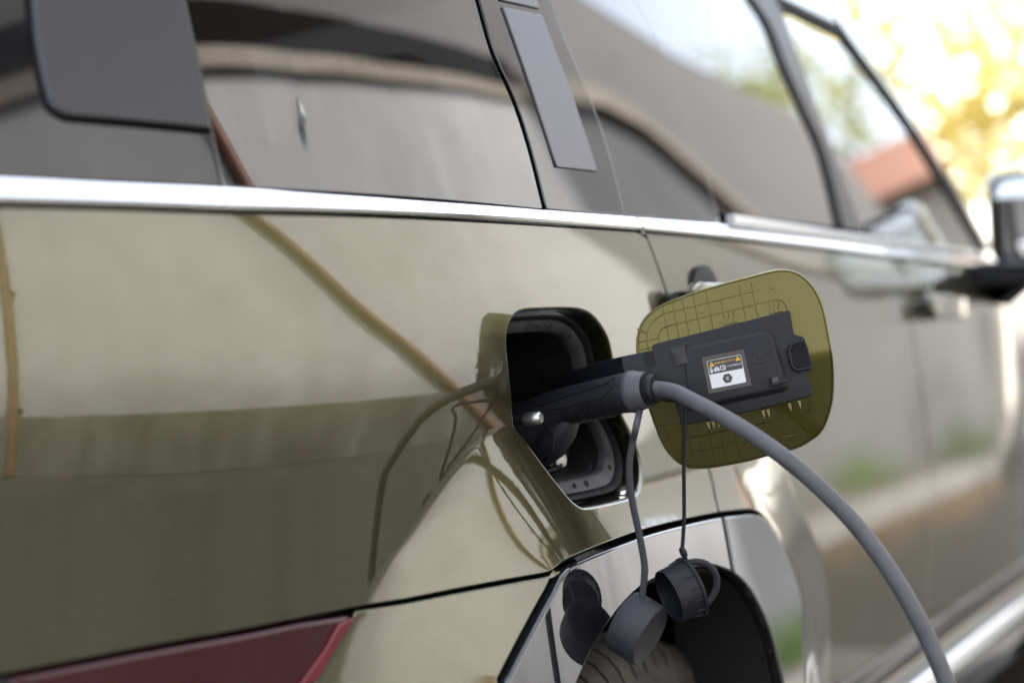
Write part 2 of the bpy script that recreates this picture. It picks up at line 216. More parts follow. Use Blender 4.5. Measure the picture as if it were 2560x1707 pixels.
OLIVE = (.185, .150, .040)
MAT = dict(
    paint=paint_mat('olive_metallic_paint', (.062, .057, .0215), .28, 1.0),
    paint_in=paint_mat('olive_paint_inside', (.080, .071, .0105), .34, .25),
    gloss_black=mat('gloss_black_trim', (.007, .007, .0085), .08, 0, 1.0, .02, coat_ior=1.5, spec=.2),
    arch=mat('gloss_black_arch', (.011, .011, .013), .05, 0, 1.0, .015, coat_ior=1.7, spec=.5, bump=.00002, bscale=60),
    satin_grey=mat('satin_grey_panel', (.042, .042, .046), .42, .35, bump=.00003, bscale=900),
    satin_silver=mat('satin_silver_insert', (.13, .13, .145), .42, .7, bump=.00003, bscale=900),
    chrome=mat('satin_aluminium', (.80, .81, .83), .22, 1.0, bump=.00001, bscale=60),
    steel=mat('zinc_steel', (.62, .61, .58), .28, 1.0, var=.12, vscale=300, rvar=.2),
    rubber=mat('black_rubber', (.0075, .0075, .0082), .62, spec=.2, bump=.0001, bscale=400, rvar=.2, vscale=60),
    tyre=mat('dusty_tyre_rubber', (.062, .057, .050), .85, var=.5, vscale=26, bump=.0002, bscale=300),
    tyre_gap=mat('tyre_groove', (.014, .013, .012), .9),
    rim=mat('dusty_alloy', (.22, .21, .195), .42, .8, var=.15, vscale=30),
    plastic=mat('black_grained_plastic', (.0105, .0108, .0138), .48, spec=.28, var=.18, vscale=60, bump=.00006, bscale=1600, rvar=.12),
    plastic_dusty=mat('dusty_black_plastic', (.040, .039, .039), .55, spec=.3, var=.55, vscale=40, bump=.0001, bscale=700),
    plastic_soft=mat('soft_black_plastic', (.0095, .0103, .0140), .44, spec=.28, bump=.00004, bscale=1500, rvar=.12, vscale=50),
    pocket=mat('pocket_black_plastic', (.0075, .0075, .0085), .55, spec=.16, var=.3, vscale=40, rvar=.25),
    cable=mat('grey_cable_sheath', (.084, .084, .092), .47, spec=.35, var=.22, vscale=38, rvar=.18, bump=.00005, bscale=500),
    cap_grey=mat('grey_rubber_cap', (.030, .031, .036), .5, spec=.3, var=.12, vscale=50, bump=.00004, bscale=900, rvar=.12),
    gland=mat('grey_gland', (.068, .068, .080), .42, spec=.35, rvar=.12, vscale=60),
    lamp=None,
    glass_dark=glass_mat('privacy_glass', (.003, .003, .003), 1.8),
    glass_front=glass_mat('side_glass', (.10, .105, .10), 1.7),
    windshield=glass_mat('windscreen_glass', (.45, .48, .46)),
    dark_in=mat('dark_interior', (.020, .019, .019), .8),
    seat=mat('seat_fabric', (.035, .033, .032), .8, var=.2, vscale=60),
    under=mat('underbody_black', (.012, .012, .012), .9),
    white=mat('label_white', (.60, .60, .62), .35), lab_dark=mat('label_charcoal', (.022, .023, .027), .4),
    lab_black=mat('label_backing', (.008, .008, .010), .22), yellow=mat('label_yellow', (.60, .36, .015), .4),
    mirror=mat('mirror_glass', (.85, .86, .87), .01, 1.0),
)
m = mat('tail_lamp_red', (.036, .0015, .005), .12, 0, 1.0, .02, coat_ior=1.45, spec=.2); MAT['lamp'] = m
MAT['lamp_edge'] = mat('tail_lamp_red_edge', (.13, .002, .007), .1, 0, 1.0, .02)

# ------------------------------------------------------------------ object helpers
def link(o, parent=None):
    COL.objects.link(o)
    if parent is not None:
        o.parent = parent
        o.matrix_parent_inverse = parent.matrix_world.inverted() if parent.matrix_world else Matrix()
    return o
def tag(o, label, cat, group=None, kind=None):
    o['label'] = label; o['category'] = cat
    if group: o['group'] = group
    if kind: o['kind'] = kind
    return o
def root(name, label, cat, group=None):
    e = bpy.data.objects.new(name, None); e.empty_display_size = .1; COL.objects.link(e)
    return tag(e, label, cat, group)

class MB:
    """collects vertices and faces; build() links them as one mesh object"""
    def __init__(s): s.v = []; s.f = []; s.mi = []; s.n = {}; s.cur = 0
    def add(s, vs, fs, normals=None):
        o = len(s.v); s.v += [tuple(v) for v in vs]
        for f in fs: s.f.append(tuple(i+o for i in f)); s.mi.append(s.cur)
        if normals:
            for i, n in enumerate(normals): s.n[o+i] = n
        return o
    def tube(s, pts, rad, seg=12, caps=True, flat=None, up=None):
        P = [Vector(p) for p in pts]; n = len(P); rr = rad if isinstance(rad, (list, tuple)) else [rad]*n
        vs = []; prev = None
        for i, p in enumerate(P):
            t = (P[min(i+1, n-1)] - P[max(i-1, 0)]).normalized()
            if prev is None:
                a = Vector(up) if up else Vector((0, 0, 1)) if abs(t.z) < .9 else Vector((1, 0, 0))
                prev = (a - t*a.dot(t)).normalized()
            else: prev = (prev - t*prev.dot(t)).normalized()
            b = t.cross(prev)
            for k in range(seg):
                an = 2*math.pi*k/seg
                vs.append(p + prev*math.cos(an)*rr[i]*(flat or 1) + b*math.sin(an)*rr[i])
        fs = []
        for i in range(n-1):
            for k in range(seg):
                k2 = (k+1) % seg; fs.append((i*seg+k, i*seg+k2, (i+1)*seg+k2, (i+1)*seg+k))
        if caps: fs.append(tuple(range(seg))[::-1]); fs.append(tuple((n-1)*seg+k for k in range(seg)))
        s.add(vs, fs)
    def rings(s, rings, cap0=False, cap1=False):
        """loft closed rings of equal length"""
        n = len(rings[0]); vs = [v for r in rings for v in r]; fs = []
        for i in range(len(rings)-1):
            for k in range(n):
                k2 = (k+1) % n; fs.append((i*n+k, i*n+k2, (i+1)*n+k2, (i+1)*n+k))
        if cap0: fs.append(tuple(range(n))[::-1])
        if cap1: fs.append(tuple((len(rings)-1)*n+k for k in range(n)))
        s.add(vs, fs)
    def lathe(s, origin, axis, prof, seg=32, cap0=True, cap1=True, sx=None):
        """prof: list of (distance along axis, radius)"""
        a = Vector(axis).normalized(); u = a.orthogonal().normalized() if sx is None else (Vector(sx) - a*Vector(sx).dot(a)).normalized(); w = a.cross(u); o = Vector(origin)
        s.rings([[o + a*d + (u*math.cos(2*math.pi*k/seg) + w*math.sin(2*math.pi*k/seg))*r for k in range(seg)] for d, r in prof], cap0, cap1)
    def box(s, c, size, rot=None, bevel=0, seg=2):
        bm = bmesh.new(); bmesh.ops.create_cube(bm, size=1)
        for v in bm.verts: v.co = Vector((v.co.x*size[0], v.co.y*size[1], v.co.z*size[2]))
        if bevel: bmesh.ops.bevel(bm, geom=bm.edges[:], offset=bevel, segments=seg, affect='EDGES', profile=.5)
        m = rot.to_4x4() if rot else Matrix(); m = Matrix.Translation(Vector(c)) @ m
        bm.verts.index_update()
        s.add([m @ v.co for v in bm.verts], [tuple(v.index for v in f.verts) for f in bm.faces]); bm.free()
    def prism(s, loop, depth0, depth1, fr, bevel=0):
        """loop of (u, v) extruded between depth0 and depth1 along the frame's third axis; depth1 side chamfered"""
        O, U, V, W = fr; n = len(loop)
        P = lambda q, d: O + U*q[0] + V*q[1] + W*d
        rs = [[P(q, depth0) for q in loop]]
        if bevel:
            ins = inset(loop, bevel); sg = 1 if depth1 > depth0 else -1
            rs += [[P(q, depth1 - sg*bevel) for q in loop], [P(q, depth1 - sg*bevel*.3) for q in inset(loop, bevel*.3)], [P(q, depth1) for q in ins]]
        else: rs.append([P(q, depth1) for q in loop])
        s.rings(rs, True, True)
    def build(s, name, material, parent=None, smooth=35, recalc=False):
        me = bpy.data.meshes.new(name); me.from_pydata([tuple(v) for v in s.v], [], s.f)
        mats = material if isinstance(material, (list, tuple)) else [material]
        for q in mats: me.materials.append(q)
        if len(mats) > 1:
            for p, i in zip(me.polygons, s.mi): p.material_index = i
        if recalc:
            bm = bmesh.new(); bm.from_mesh(me); bmesh.ops.recalc_face_normals(bm, faces=bm.faces[:]); bm.to_mesh(me); bm.free()
        me.update()
        if smooth is not None:
            for p in me.polygons: p.use_smooth = True
            if s.n:
                vn = [s.n.get(i, (0, 0, 0)) for i in range(len(s.v))]
                me.normals_split_custom_set_from_vertices(vn)
            else: me.set_sharp_from_angle(angle=R(smooth))
        o = bpy.data.objects.new(name, me)
        return link(o, parent)

def area2(l): return sum(l[i-1][0]*l[i][1] - l[i][0]*l[i-1][1] for i in range(len(l)))
def resample(loop, step, closed=True):
    out = []; n = len(loop)
    for i in range(n if closed else n-1):
        a, b = loop[i], loop[(i+1) % n]; d = math.hypot(b[0]-a[0], b[1]-a[1]); k = max(1, int(math.ceil(d/step)))
        for j in range(k): out.append((a[0]+(b[0]-a[0])*j/k, a[1]+(b[1]-a[1])*j/k))
    if not closed: out.append(loop[-1])
    return out
def resample3(pl, step):
    out = []
    for a, b in zip(pl, pl[1:]):
        k = max(1, int(round((b-a).length/step))); out += [a+(b-a)*(q/k) for q in range(k)]
    return out+[pl[-1]]
def inset(loop, d):
    """move a closed loop inwards by d"""
    n = len(loop); s = 1 if area2(loop) > 0 else -1; out = []
    for i in range(n):
        a, p, b = loop[i-1], loop[i], loop[(i+1) % n]
        e1 = Vector((p[0]-a[0], p[1]-a[1])); e2 = Vector((b[0]-p[0], b[1]-p[1]))
        if e1.length < 1e-9 or e2.length < 1e-9: out.append(p); continue
        e1.normalize(); e2.normalize()
        n1 = Vector((-e1.y, e1.x))*s; n2 = Vector((-e2.y, e2.x))*s; mm = n1+n2
        if mm.length < 1e-6: out.append(p); continue
        mm.normalize(); k = min(2.5, 1/max(.3, mm.dot(n1)))
        out.append((p[0]+mm.x*d*k, p[1]+mm.y*d*k))
    return out
def clean(loop, eps=.0004):
    out = []
    for p in loop:
        if not out or math.hypot(p[0]-out[-1][0], p[1]-out[-1][1]) > eps: out.append(p)
    if len(out) > 2 and math.hypot(out[0][0]-out[-1][0], out[0][1]-out[-1][1]) < eps: out.pop()
    return out
def round_poly(pts, rad, seg=5):
    out = []; n = len(pts)
    for i in range(n):
        a, p, b = Vector(pts[i-1]), Vector(pts[i]), Vector(pts[(i+1) % n]); r = rad[i] if isinstance(rad, (list, tuple)) else rad
        if r <= 0: out.append(tuple(p)); continue
        d1 = (a-p); d2 = (b-p); r = min(r, d1.length*.49, d2.length*.49); q1 = p + d1.normalized()*r; q2 = p + d2.normalized()*r
        for k in range(seg+1):
            t = k/seg; out.append(tuple(q1*(1-t)**2 + p*2*t*(1-t) + q2*t*t))
    return out
def rrect(x0, x1, z0, z1, r, seg=5): return round_poly([(x0, z0), (x1, z0), (x1, z1), (x0, z1)], r, seg)

def tri_fill(outer, holes, grid, lines=()):
    """constrained Delaunay triangles over outer minus holes, with interior points on a grid"""
    loops = [outer]+holes; pts = []; edges = []
    for lp in loops:
        o = len(pts); pts += [Vector(p) for p in lp]; edges += [(o+i, o+(i+1) % len(lp)) for i in range(len(lp))]
    for ln in lines:
        last = -1
        for q in ln:
            ok = inside(*q, outer) and not any(inside(*q, h) for h in holes) and all(poly_dist(*q, lp+[lp[0]]) > .004 for lp in loops)
            if ok:
                pts.append(Vector(q))
                if last >= 0: edges.append((last, len(pts)-1))
                last = len(pts)-1
            else: last = -1
    xs = [p[0] for p in outer]; zs = [p[1] for p in outer]
    nx = int((max(xs)-min(xs))/grid)+2; nz = int((max(zs)-min(zs))/grid)+2
    cells = {}
    g = grid*.6
    for p in pts: cells.setdefault((int(p.x/g), int(p.y/g)), []).append(p)
    for i in range(nx):
        for j in range(nz):
            q = (min(xs)+(i+(.5 if j % 2 else 0))*grid, min(zs)+j*grid)
            if not inside(*q, outer) or any(inside(*q, h) for h in holes): continue
            c = (int(q[0]/g), int(q[1]/g)); near = False
            for a in (-1, 0, 1):
                for b in (-1, 0, 1):
                    for p in cells.get((c[0]+a, c[1]+b), ()):
                        if (p.x-q[0])**2+(p.y-q[1])**2 < (g*.8)**2: near = True
            if not near: pts.append(Vector(q))
    res = delaunay_2d_cdt(pts, edges, [], 0, 1e-7)
    V = [tuple(v) for v in res[0]]; F = []
    for f in res[2]:
        cx = sum(V[i][0] for i in f)/len(f); cz = sum(V[i][1] for i in f)/len(f)
        if inside(cx, cz, outer) and not any(inside(cx, cz, h) for h in holes):
            if area2([V[i] for i in f]) < 0: f = f[::-1]
            F.append(tuple(f))
    return V, F

def panel(name, outer, surf, material, parent, holes=(), grid=.014, gap=.0018, bev=.0014, flange=.011, hole_flange=None, hole_bev=.0034, step=.009, lines=()):
    """a sheet on the side surface y = surf(x, z) with turned-in edges"""
    outer = resample(clean(outer), step); holes = [resample(clean(h), step*.7) for h in holes]
    def grow(lp, d, hole): return inset(lp, -d if hole else d)
    V, F = tri_fill(grow(outer, gap+bev, 0), [grow(h, gap+hole_bev, 1) for h in holes], grid, lines)
    mb = MB(); e = 5e-4
    def nrm(x, z):
        gx = (surf(x+e, z)-surf(x-e, z))/(2*e); gz = (surf(x, z+e)-surf(x, z-e))/(2*e)
        return Vector((gx, -1, gz)).normalized()
    mb.add([(x, surf(x, z), z) for x, z in V], F, [nrm(x, z) for x, z in V])
    for li, lp in enumerate([outer]+holes):
        hole = li > 0; n = len(lp); fl = (hole_flange or flange) if hole else flange; bv = hole_bev if hole else bev; m = 6 if hole else 3
        s = (1 if area2(lp) > 0 else -1)*(-1 if hole else 1)
        ths = [math.pi/2*k/m for k in range(m+1)]; lps = [grow(lp, gap+bv*(1-math.sin(t)), hole) for t in ths]
        vs = []; ns = []; w = m+3
        for i in range(n):
            a, b = lp[i-1], lp[(i+1) % n]; d = Vector((b[1]-a[1], 0, -(b[0]-a[0])))*s
            d = d.normalized() if d.length > 1e-9 else Vector((1, 0, 0))
            N = nrm(*lps[0][i])
            for t, l in zip(ths, lps):
                vs.append((l[i][0], surf(*l[i])+bv*(1-math.cos(t)), l[i][1])); ns.append((N*math.cos(t)+d*math.sin(t)).normalized())
            e_ = lps[-1][i]; vs += [vs[-1], (e_[0], surf(*e_)+max(fl, bv+.002), e_[1])]; ns += [d, d]
        fs = []
        for i in range(n):
            j = (i+1) % n
            for a in list(range(m))+[m+1]:
                q = (i*w+a, j*w+a, j*w+a+1, i*w+a+1); fs.append(q if s < 0 else q[::-1])
        mb.add(vs, fs, ns)
    return mb.build(name, material, parent)

# ------------------------------------------------------------------ the parked car
car = root('parked_car', 'olive green metallic sport utility car with its charging flap open and a cable plugged in', 'car')

belt_pts = T['belt_top']; beltb_pts = T['belt_bot']
def lerp_tab(t, x):
    if x <= t[0][0]: return t[0][1]
    for (a, b), (c, d) in zip(t, t[1:]):
        if x <= c: return b+(d-b)*(x-a)/(c-a)
    return t[-1][1]
zt = lambda x: lerp_tab(belt_pts, x)
zb = lambda x: lerp_tab(beltb_pts, x)
def belt_line(x0, x1, f, dz=0, n=24): return [(x0+(x1-x0)*i/n, f(x0+(x1-x0)*i/n)+dz) for i in range(n+1)]

X_REAR, X_FRONT, X_FDOOR = .47, 4.62, 3.22
seam_rd = [(1.445, zb(1.445))]+[p for p in T['seam_rear_door'] if p[1] < 1.225]+[(1.512, 1.10), (1.526, 1.04), (1.528, .99)]+T['seam_rear_low'][:3]
arch_o = T['arch_outer']; arch_i = T['arch_inner']
def split_at(pl, x):
    """outer arch polyline cut where it passes x on its top run"""
    for i in range(len(pl)-1):
        a, b = pl[i], pl[i+1]
        if a[1] > .82 and a[0] <= x < b[0]:
            t = (x-a[0])/(b[0]-a[0]); p = (x, a[1]+(b[1]-a[1])*t)
            return pl[:i+1]+[p], [p]+pl[i+1:]
ao_l, ao_r = split_at(arch_o, 1.4765); ai_l, ai_r = split_at(arch_i, 1.4755)
seam_rd[-1] = ao_l[-1]
bum = T['seam_bumper']; arch_corner = 5
ci = min(range(len(arch_o)), key=lambda i: math.hypot(arch_o[i][0]-bum[-1][0], arch_o[i][1]-bum[-1][1]))
# rear quarter panel: belt -> door seam -> arch -> bumper seam
qp = belt_line(X_REAR, 1.445, zb) + seam_rd[1:] + ao_l[::-1][1:len(ao_l)-ci] + bum[::-1] + [(X_REAR, .874)]
cr_ = T['crease']
def side_shift(pl, d):
    out = []
    for i, p in enumerate(pl):
        a, b = pl[max(i-1, 0)], pl[min(i+1, len(pl)-1)]; t = Vector((b[0]-a[0], b[1]-a[1])).normalized(); out.append((p[0]+t.y*d, p[1]-t.x*d))
    return out
CREASE = [side_shift(resample(cr_, .006, False), d) for d in (-.003, 0, .003, .006, .010, .016)]
quarter = panel('quarter_panel', qp, y_body, MAT['paint'], car, holes=[T['hole']], grid=.011, hole_flange=.024, lines=CREASE)
# bumper: under the seam, forward of the lamp
le = T['lamp_edge']
bp_ = [p for p in bum if p[0] >= le[0][0]] + arch_o[:ci+1][::-1] + [(arch_o[0][0], .46), (.905, .46), (.905, .76)] + le[::-1]
panel('rear_bumper', bp_, y_body, MAT['paint'], car, grid=.014, lines=CREASE)
bp2 = [(X_REAR, .735), (.90, .735), (.90, .46), (X_REAR, .46)]
panel('rear_bumper_corner', bp2, lambda x, z: y_base(x, z)-.006, MAT['plastic'], car, grid=.02)
# tail lamp
lm = [(X_REAR, .872)] + [p for p in bum if p[0] < le[0][0]] + [le[0]] + le[1:] + [(.905, .74), (X_REAR, .74)]
lamp = panel('tail_light', lm, lambda x, z: y_base(x, z)-.003, MAT['lamp'], car, grid=.014, bev=.004, flange=.02)
ed = [le[0], le[1], le[2], (le[2][0]-.022, le[2][1]), (le[1][0]-.017, le[1][1]), (le[0][0]-.022, le[0][1]-.004)]
panel('lens_edge', ed, lambda x, z: y_base(x, z)-.0062, MAT['lamp_edge'], lamp, grid=.012, gap=.002, flange=.003, bev=.001)
mb = MB()
mb.box((.80, y_base(.8, .8)+.10, .80), (.5, .10, .16)); mb.build('lamp_housing', MAT['under'], lamp)

# doors
rd_bot = .603
sf = T['seam_front']
rear_door = panel('rear_door', belt_line(1.4455, sf[4][0]-.06, zb) + [p for p in sf if p[1] < 1.228 and p[1] > rd_bot] + [(2.62, rd_bot), (1.735, rd_bot)] + ao_r[::-1][1:-1] + seam_rd[::-1][:-1], y_body, MAT['paint'], car, grid=.016, gap=.002, lines=CREASE)
front_door = panel('front_door', belt_line(sf[4][0]-.06, X_FDOOR, zb) + [(3.24, 1.05), (3.25, .8), (3.22, .65), (3.19, rd_bot), (2.62, rd_bot)] + [p for p in sf[::-1] if p[1] < 1.228 and p[1] > rd_bot], y_body, MAT['paint'], car, grid=.022, gap=.002)
# front fender with its arch
FX = 3.92
fa = [(FX+.50*math.cos(a), .40+.50*math.sin(a)) for a in [R(190-10*k) for k in range(21)]]
fender = panel('front_fender', belt_line(X_FDOOR, 4.55, lambda x: 1.215-.10*(x-3.22)) + [(4.6, 1.0), (4.6, .55)] + [(4.42, .55)] + [p for p in fa if p[1] > .56][::-1] + [(3.41, .6), (3.19, rd_bot), (3.22, .65), (3.25, .8), (3.24, 1.05)], y_base, MAT['paint'], car, grid=.03)
fi = [(FX+.43*math.cos(a), .40+.43*math.sin(a)) for a in [R(-5+10*k) for k in range(20)]]
panel('front_arch_trim', fa + fi, lambda x, z: y_base(x, z)-.045, MAT['arch'], car, grid=.03, flange=.045, gap=.001)
# arch trim in two pieces, met at the door seam
tr_s = lambda x, z: y_trim(x, z)-.004
trim_q = panel('wheel_arch_trim', ao_l + ai_l[::-1], tr_s, MAT['arch'], car, grid=.012, gap=.0038, bev=.003, flange=.016)
trim_d = panel('wheel_arch_trim', ao_r + ai_r[::-1], tr_s, MAT['arch'], rear_door, grid=.012, gap=.0038, bev=.003, flange=.016)
# backing behind the gaps and the wheel well
def wheel_well(cx, rx, rz, y0):
    seg = 64; w0 = [(cx+rx*math.cos(a), .385+rz*math.sin(a)) for a in [math.pi*k/seg for k in range(seg+1)]]; mb = MB()
    mb.v = [(x, y0, z) for x, z in w0]+[(x, .42, z) for x, z in w0]; n1 = seg+1
    mb.f = [(i, i+1, n1+i+1, n1+i) for i in range(seg)]; mb.mi = [0]*seg
    mb.add([(x, .421, z) for x, z in w0], [tuple(range(n1))])
    mb.build('wheel_well', MAT['under'], car, 50)
wheel_well(1.45, .60, .53, -.02); wheel_well(FX, .55, .50, .0)
mb = MB(); li = resample(arch_i, .012, False)
mb.v = [(x, tr_s(x, z)+.012, z-.0025) for x, z in li]+[(1.45+(x-1.45)*1.16, .0, .385+(z-.385)*1.06) for x, z in li]+[(1.45+(x-1.45)*1.30, .04, .385+(z-.385)*1.12) for x, z in li]; n1 = len(li)
mb.f = [(k*n1+i, k*n1+i+1, (k+1)*n1+i+1, (k+1)*n1+i) for k in (0, 1) for i in range(n1-1)]; mb.mi = [0]*len(mb.f)
mb.build('arch_liner', MAT['under'], car, 60)
# sill cladding: lip, lower face, bright step strip, underside
def bar(name, x0, x1, sec, material, parent, n=30, yoff=lambda x: 0):
    """constant section (dy, z) swept along the car"""
    mb = MB(); rs = []
    for i in range(n+1):
        x = x0+(x1-x0)*i/n; rs.append([(x, dy+yoff(x), z) for dy, z in sec])
    mb.rings(rs, True, True); return mb.build(name, material, parent, 50, True)
sill = bar('sill_cladding', 1.74, 3.40, [(-.012, .600), (-.017, .597), (-.0185, .588), (-.017, .580), (-.020, .53), (-.022, .528), (-.022, .49), (-.028, .488), (-.028, .425), (.0, .40), (.06, .40), (.06, .60)], MAT['arch'], car)
bar('bright_strip', 1.76, 3.39, [(-.030, .499), (-.038, .502), (-.033, .518), (-.027, .5245), (-.018, .5245), (-.018, .499)], MAT['chrome'], sill)

# belt strip in three lengths
def belt_strip(name, x0, x1, parent, z0=zt, z1=zb, out=.010, end_round=False):
    mb = MB(); rs = []; n = max(6, int((x1-x0)/.03))
    for i in range(n+1):
        x = x0+(x1-x0)*i/n; a, b = z0(x), z1(x); y = y_base(x, (a+b)/2); h = a-b
        if end_round and x > x1-.02:
            q = math.sqrt(max(0, 1-((x-x1+.02)/.02)**2)); mid = (a+b)/2; a = mid+(a-mid)*max(q, .1); b = mid-(mid-b)*max(q, .1)
            h = a-b
        rs.append([(x, y+.006, a), (x, y-.001, a), (x, y-.0035, a-h*.12), (x, y-out*.8, a-h*.62), (x, y-out, b+h*.26), (x, y-out*.92, b+h*.10), (x, y-out*.55, b), (x, y+.006, b)])
    mb.rings(rs, True, True); return mb.build(name, MAT['chrome'], parent, 40, True)
belt_strip('belt_strip', X_REAR+.02, 1.443, car)
belt_strip('belt_strip', 1.4475, sf[4][0]-.062, rear_door)
belt_strip('belt_strip', sf[4][0]-.058, 3.155, front_door, end_round=True)
bar('window_moulding', 1.715, sf[4][0]-.064, [(-.003, 1.2535), (-.006, 1.256), (-.005, 1.2635), (-.001, 1.2655), (.006, 1.2655), (.006, 1.2535)], MAT['chrome'], rear_door)
bar('window_moulding', sf[4][0]-.056, 3.05, [(-.003, 1.255), (-.006, 1.2575), (-.005, 1.2645), (-.001, 1.2665), (.006, 1.2665), (.006, 1.255)], MAT['chrome'], front_door)

# greenhouse
ZW = 1.66
def cut_low(pl, z): return [p for p in pl if p[1] > z+.004]
bl, br, pl_, pr = T['box_left'], T['box_right'], T['pillar_left'], T['pillar_right']
dv, fl_, fr_, ap = T['divider'], T['bpillar_left'], T['bpillar_right'], T['apillar']
def foot(pl, dz=.0):
    """continue a pillar line straight down to the belt"""
    (x0, z0), (x1, z1) = pl[0], pl[3]; zz = zt(x0)+dz; q = cut_low(pl, zz)
    return [(x0+(x1-x0)*(zz-z0)/(z1-z0), zz)] + q
bR, pL, pR, dV, fL, fR = foot(br), foot(pl_), foot(pr), foot(dv), foot(fl_), foot(fr_)
gb = lambda o: (lambda x, z: y_green(x, z)+o)
zbx = bl[0][1]; corner = T['box_corner'][0]
# gloss panel under and behind the matte box
box = bl + [(br[-1][0], ZW)] + [p for p in br[::-1] if p[1] > corner[1]] + [(corner[0], corner[1])]
panel('gloss_corner_panel', [(.50, zt(.5)), (bR[0][0], bR[0][1])] + [p for p in bR[1:] if p[1] < corner[1]-.002] + [corner] + bl + [(bl[-1][0], ZW), (.56, ZW)], gb(.001), MAT['gloss_black'], car, grid=.016, gap=.0012)
panel('matte_side_box', box, gb(-.004), MAT['satin_grey'], car, grid=.016, gap=.002, bev=.004)
panel('quarter_window', bR + pL[::-1], gb(.003), MAT['glass_dark'], car, grid=.016, gap=.0014, flange=.004)
pt_ = panel('pillar_trim', pL + pR[::-1], gb(.0), MAT['gloss_black'], car, grid=.012, gap=.0016)
ins = T['insert']
panel('matte_insert', [ins[0], ins[1], ins[2], ins[3], ins[4], ins[5]], gb(-.0025), MAT['satin_silver'], pt_, grid=.014, gap=.0006, bev=.0012, flange=.004)
up5 = [(ins[4][0], ins[4][1]+.006), (ins[3][0], ins[3][1]+.006), (pr[-1][0]-.04, ZW-.02), (pl_[-1][0]+.035, ZW-.02)]
panel('matte_insert', up5, gb(-.0025), MAT['satin_silver'], pt_, grid=.014, gap=.0006, bev=.0012, flange=.004)
panel('fixed_window', pR + dV[::-1], gb(.002), MAT['glass_dark'], rear_door, grid=.02, gap=.0018, flange=.004)
panel('door_window', foot(dv, .0145) + foot(fl_, .0145)[::-1], gb(.004), MAT['glass_dark'], rear_door, grid=.022, gap=.002, flange=.004)
b_off = [(x+.05, z) for x, z in fL]
panel('pillar_trim', foot(fl_, .0145) + [(x+.036, z) for x, z in foot(fl_, .0145)][::-1], gb(.001), MAT['rubber'], rear_door, grid=.02, gap=.003)
panel('pillar_trim', [(x+.036, z) for x, z in foot(fl_, .0145)] + foot(fr_, .0145)[::-1], gb(.0), MAT['satin_grey'], front_door, grid=.02, gap=.002)
apx = [(ap[0][0]+(ap[1][0]-ap[0][0])*(1.2655-ap[0][1])/(ap[1][1]-ap[0][1]), 1.2655)] + list(ap)
fwin = foot(fr_, .0145)
ztop = ap[-1][1]
fw_loop = [p for p in fwin if p[1] < 1.632] + [(2.21, 1.632), (2.49, 1.632)] + [p for p in apx[::-1] if p[1] < 1.630]
panel('front_door_window', fw_loop, gb(.004), MAT['glass_front'], front_door, grid=.03, gap=.002, flange=.004)
# black frame line and the a-pillar
af = [(x, z) for x, z in apx if z < 1.640]
fr_loop = af + [(2.49, 1.640), (2.20, 1.640), (2.20, 1.66), (2.515, 1.66)] + [(x+.045, z+.008) for x, z in af[::-1]]
panel('window_frame', fr_loop, gb(-.002), MAT['rubber'], front_door, grid=.03, gap=.001)
a2 = [(x+.047, z+.008) for x, z in af] + [(2.52, 1.67), (2.52, 1.74), (2.56, 1.74)] + [(x+.10, z+.012) for x, z in af[::-1]]
panel('front_pillar', a2, gb(-.004), MAT['paint'], car, grid=.04, gap=.001)
# roof rail band above the windows
panel('roof_side', [(.56, ZW), (2.20, ZW), (2.515, ZW+.006), (2.54, 1.74), (2.40, 1.775), (.60, 1.775)], gb(-.001), MAT['paint'], car, grid=.05, gap=.002)

# the parts of the car away from the camera
W = 1.86
def yg(x, z): return y_green(x, z)
mb = MB()                                        # roof sheet
xs = [.60, .7, .9, 1.2, 1.6, 2.0, 2.3, 2.42]; ts = [k/12 for k in range(13)]
for i, x in enumerate(xs):
    y0 = yg(x, 1.775); y1 = W-y0
    for t in ts: mb.v.append((x, y0+(y1-y0)*t, 1.775+.045*math.sin(math.pi*t)**.7+.012*math.sin(math.pi*i/7)*math.sin(math.pi*t)))
n = len(ts)
for i in range(len(xs)-1):
    for j in range(n-1): mb.f.append((i*n+j, i*n+j+1, (i+1)*n+j+1, (i+1)*n+j)); mb.mi.append(0)
mb.build('roof', MAT['paint'], car)
mb = MB()                                        # windscreen
A = [(x+.10, z+.012) for x, z in af]
for x, z in A:
    y0 = yg(x, z)
    for t in ts: mb.v.append((x+.10*math.sin(math.pi*t), y0+(W-2*y0)*t, z))
for i in range(len(A)-1):
    for j in range(n-1): mb.f.append((i*n+j, i*n+j+1, (i+1)*n+j+1, (i+1)*n+j)); mb.mi.append(0)
mb.build('windscreen', MAT['windshield'], car)
mb = MB()                                        # bonnet
bx = [3.16, 3.5, 4.0, 4.4, 4.6]
for i, x in enumerate(bx):
    y0 = y_base(x, 1.15)+.004; z0 = 1.215-.10*(x-3.22)
    for t in ts: mb.v.append((x+.12*math.sin(math.pi*t)*(1 if i else .9), y0+(W-2*y0)*t, z0+.05*math.sin(math.pi*t)**.6))
for i in range(len(bx)-1):
    for j in range(n-1): mb.f.append((i*n+j, i*n+j+1, (i+1)*n+j+1, (i+1)*n+j)); mb.mi.append(0)
mb.build('bonnet', MAT['paint'], car)
mb = MB()
mb.box((4.66, W/2, .80), (.16, 1.55, .60), bevel=.05); mb.build('front_bumper', MAT['plastic'], car, 40)
mb = MB()                                        # tailgate
rs = []
for z, dx in ((.50, .0), (.8, -.01), (1.1, .0), (1.25, .03), (1.5, .09), (1.76, .16)):
    f = yg if z > 1.243 else y_base
    x0 = X_REAR+.015+dx*.4; y0 = f(X_REAR+.01 if z < 1.3 else .58, z)
    rs.append([(x0, y0, z)]+[(.40+dx, .32+(W-.64)*t, z) for t in ts]+[(x0, W-y0, z)])
m_ = len(rs[0])
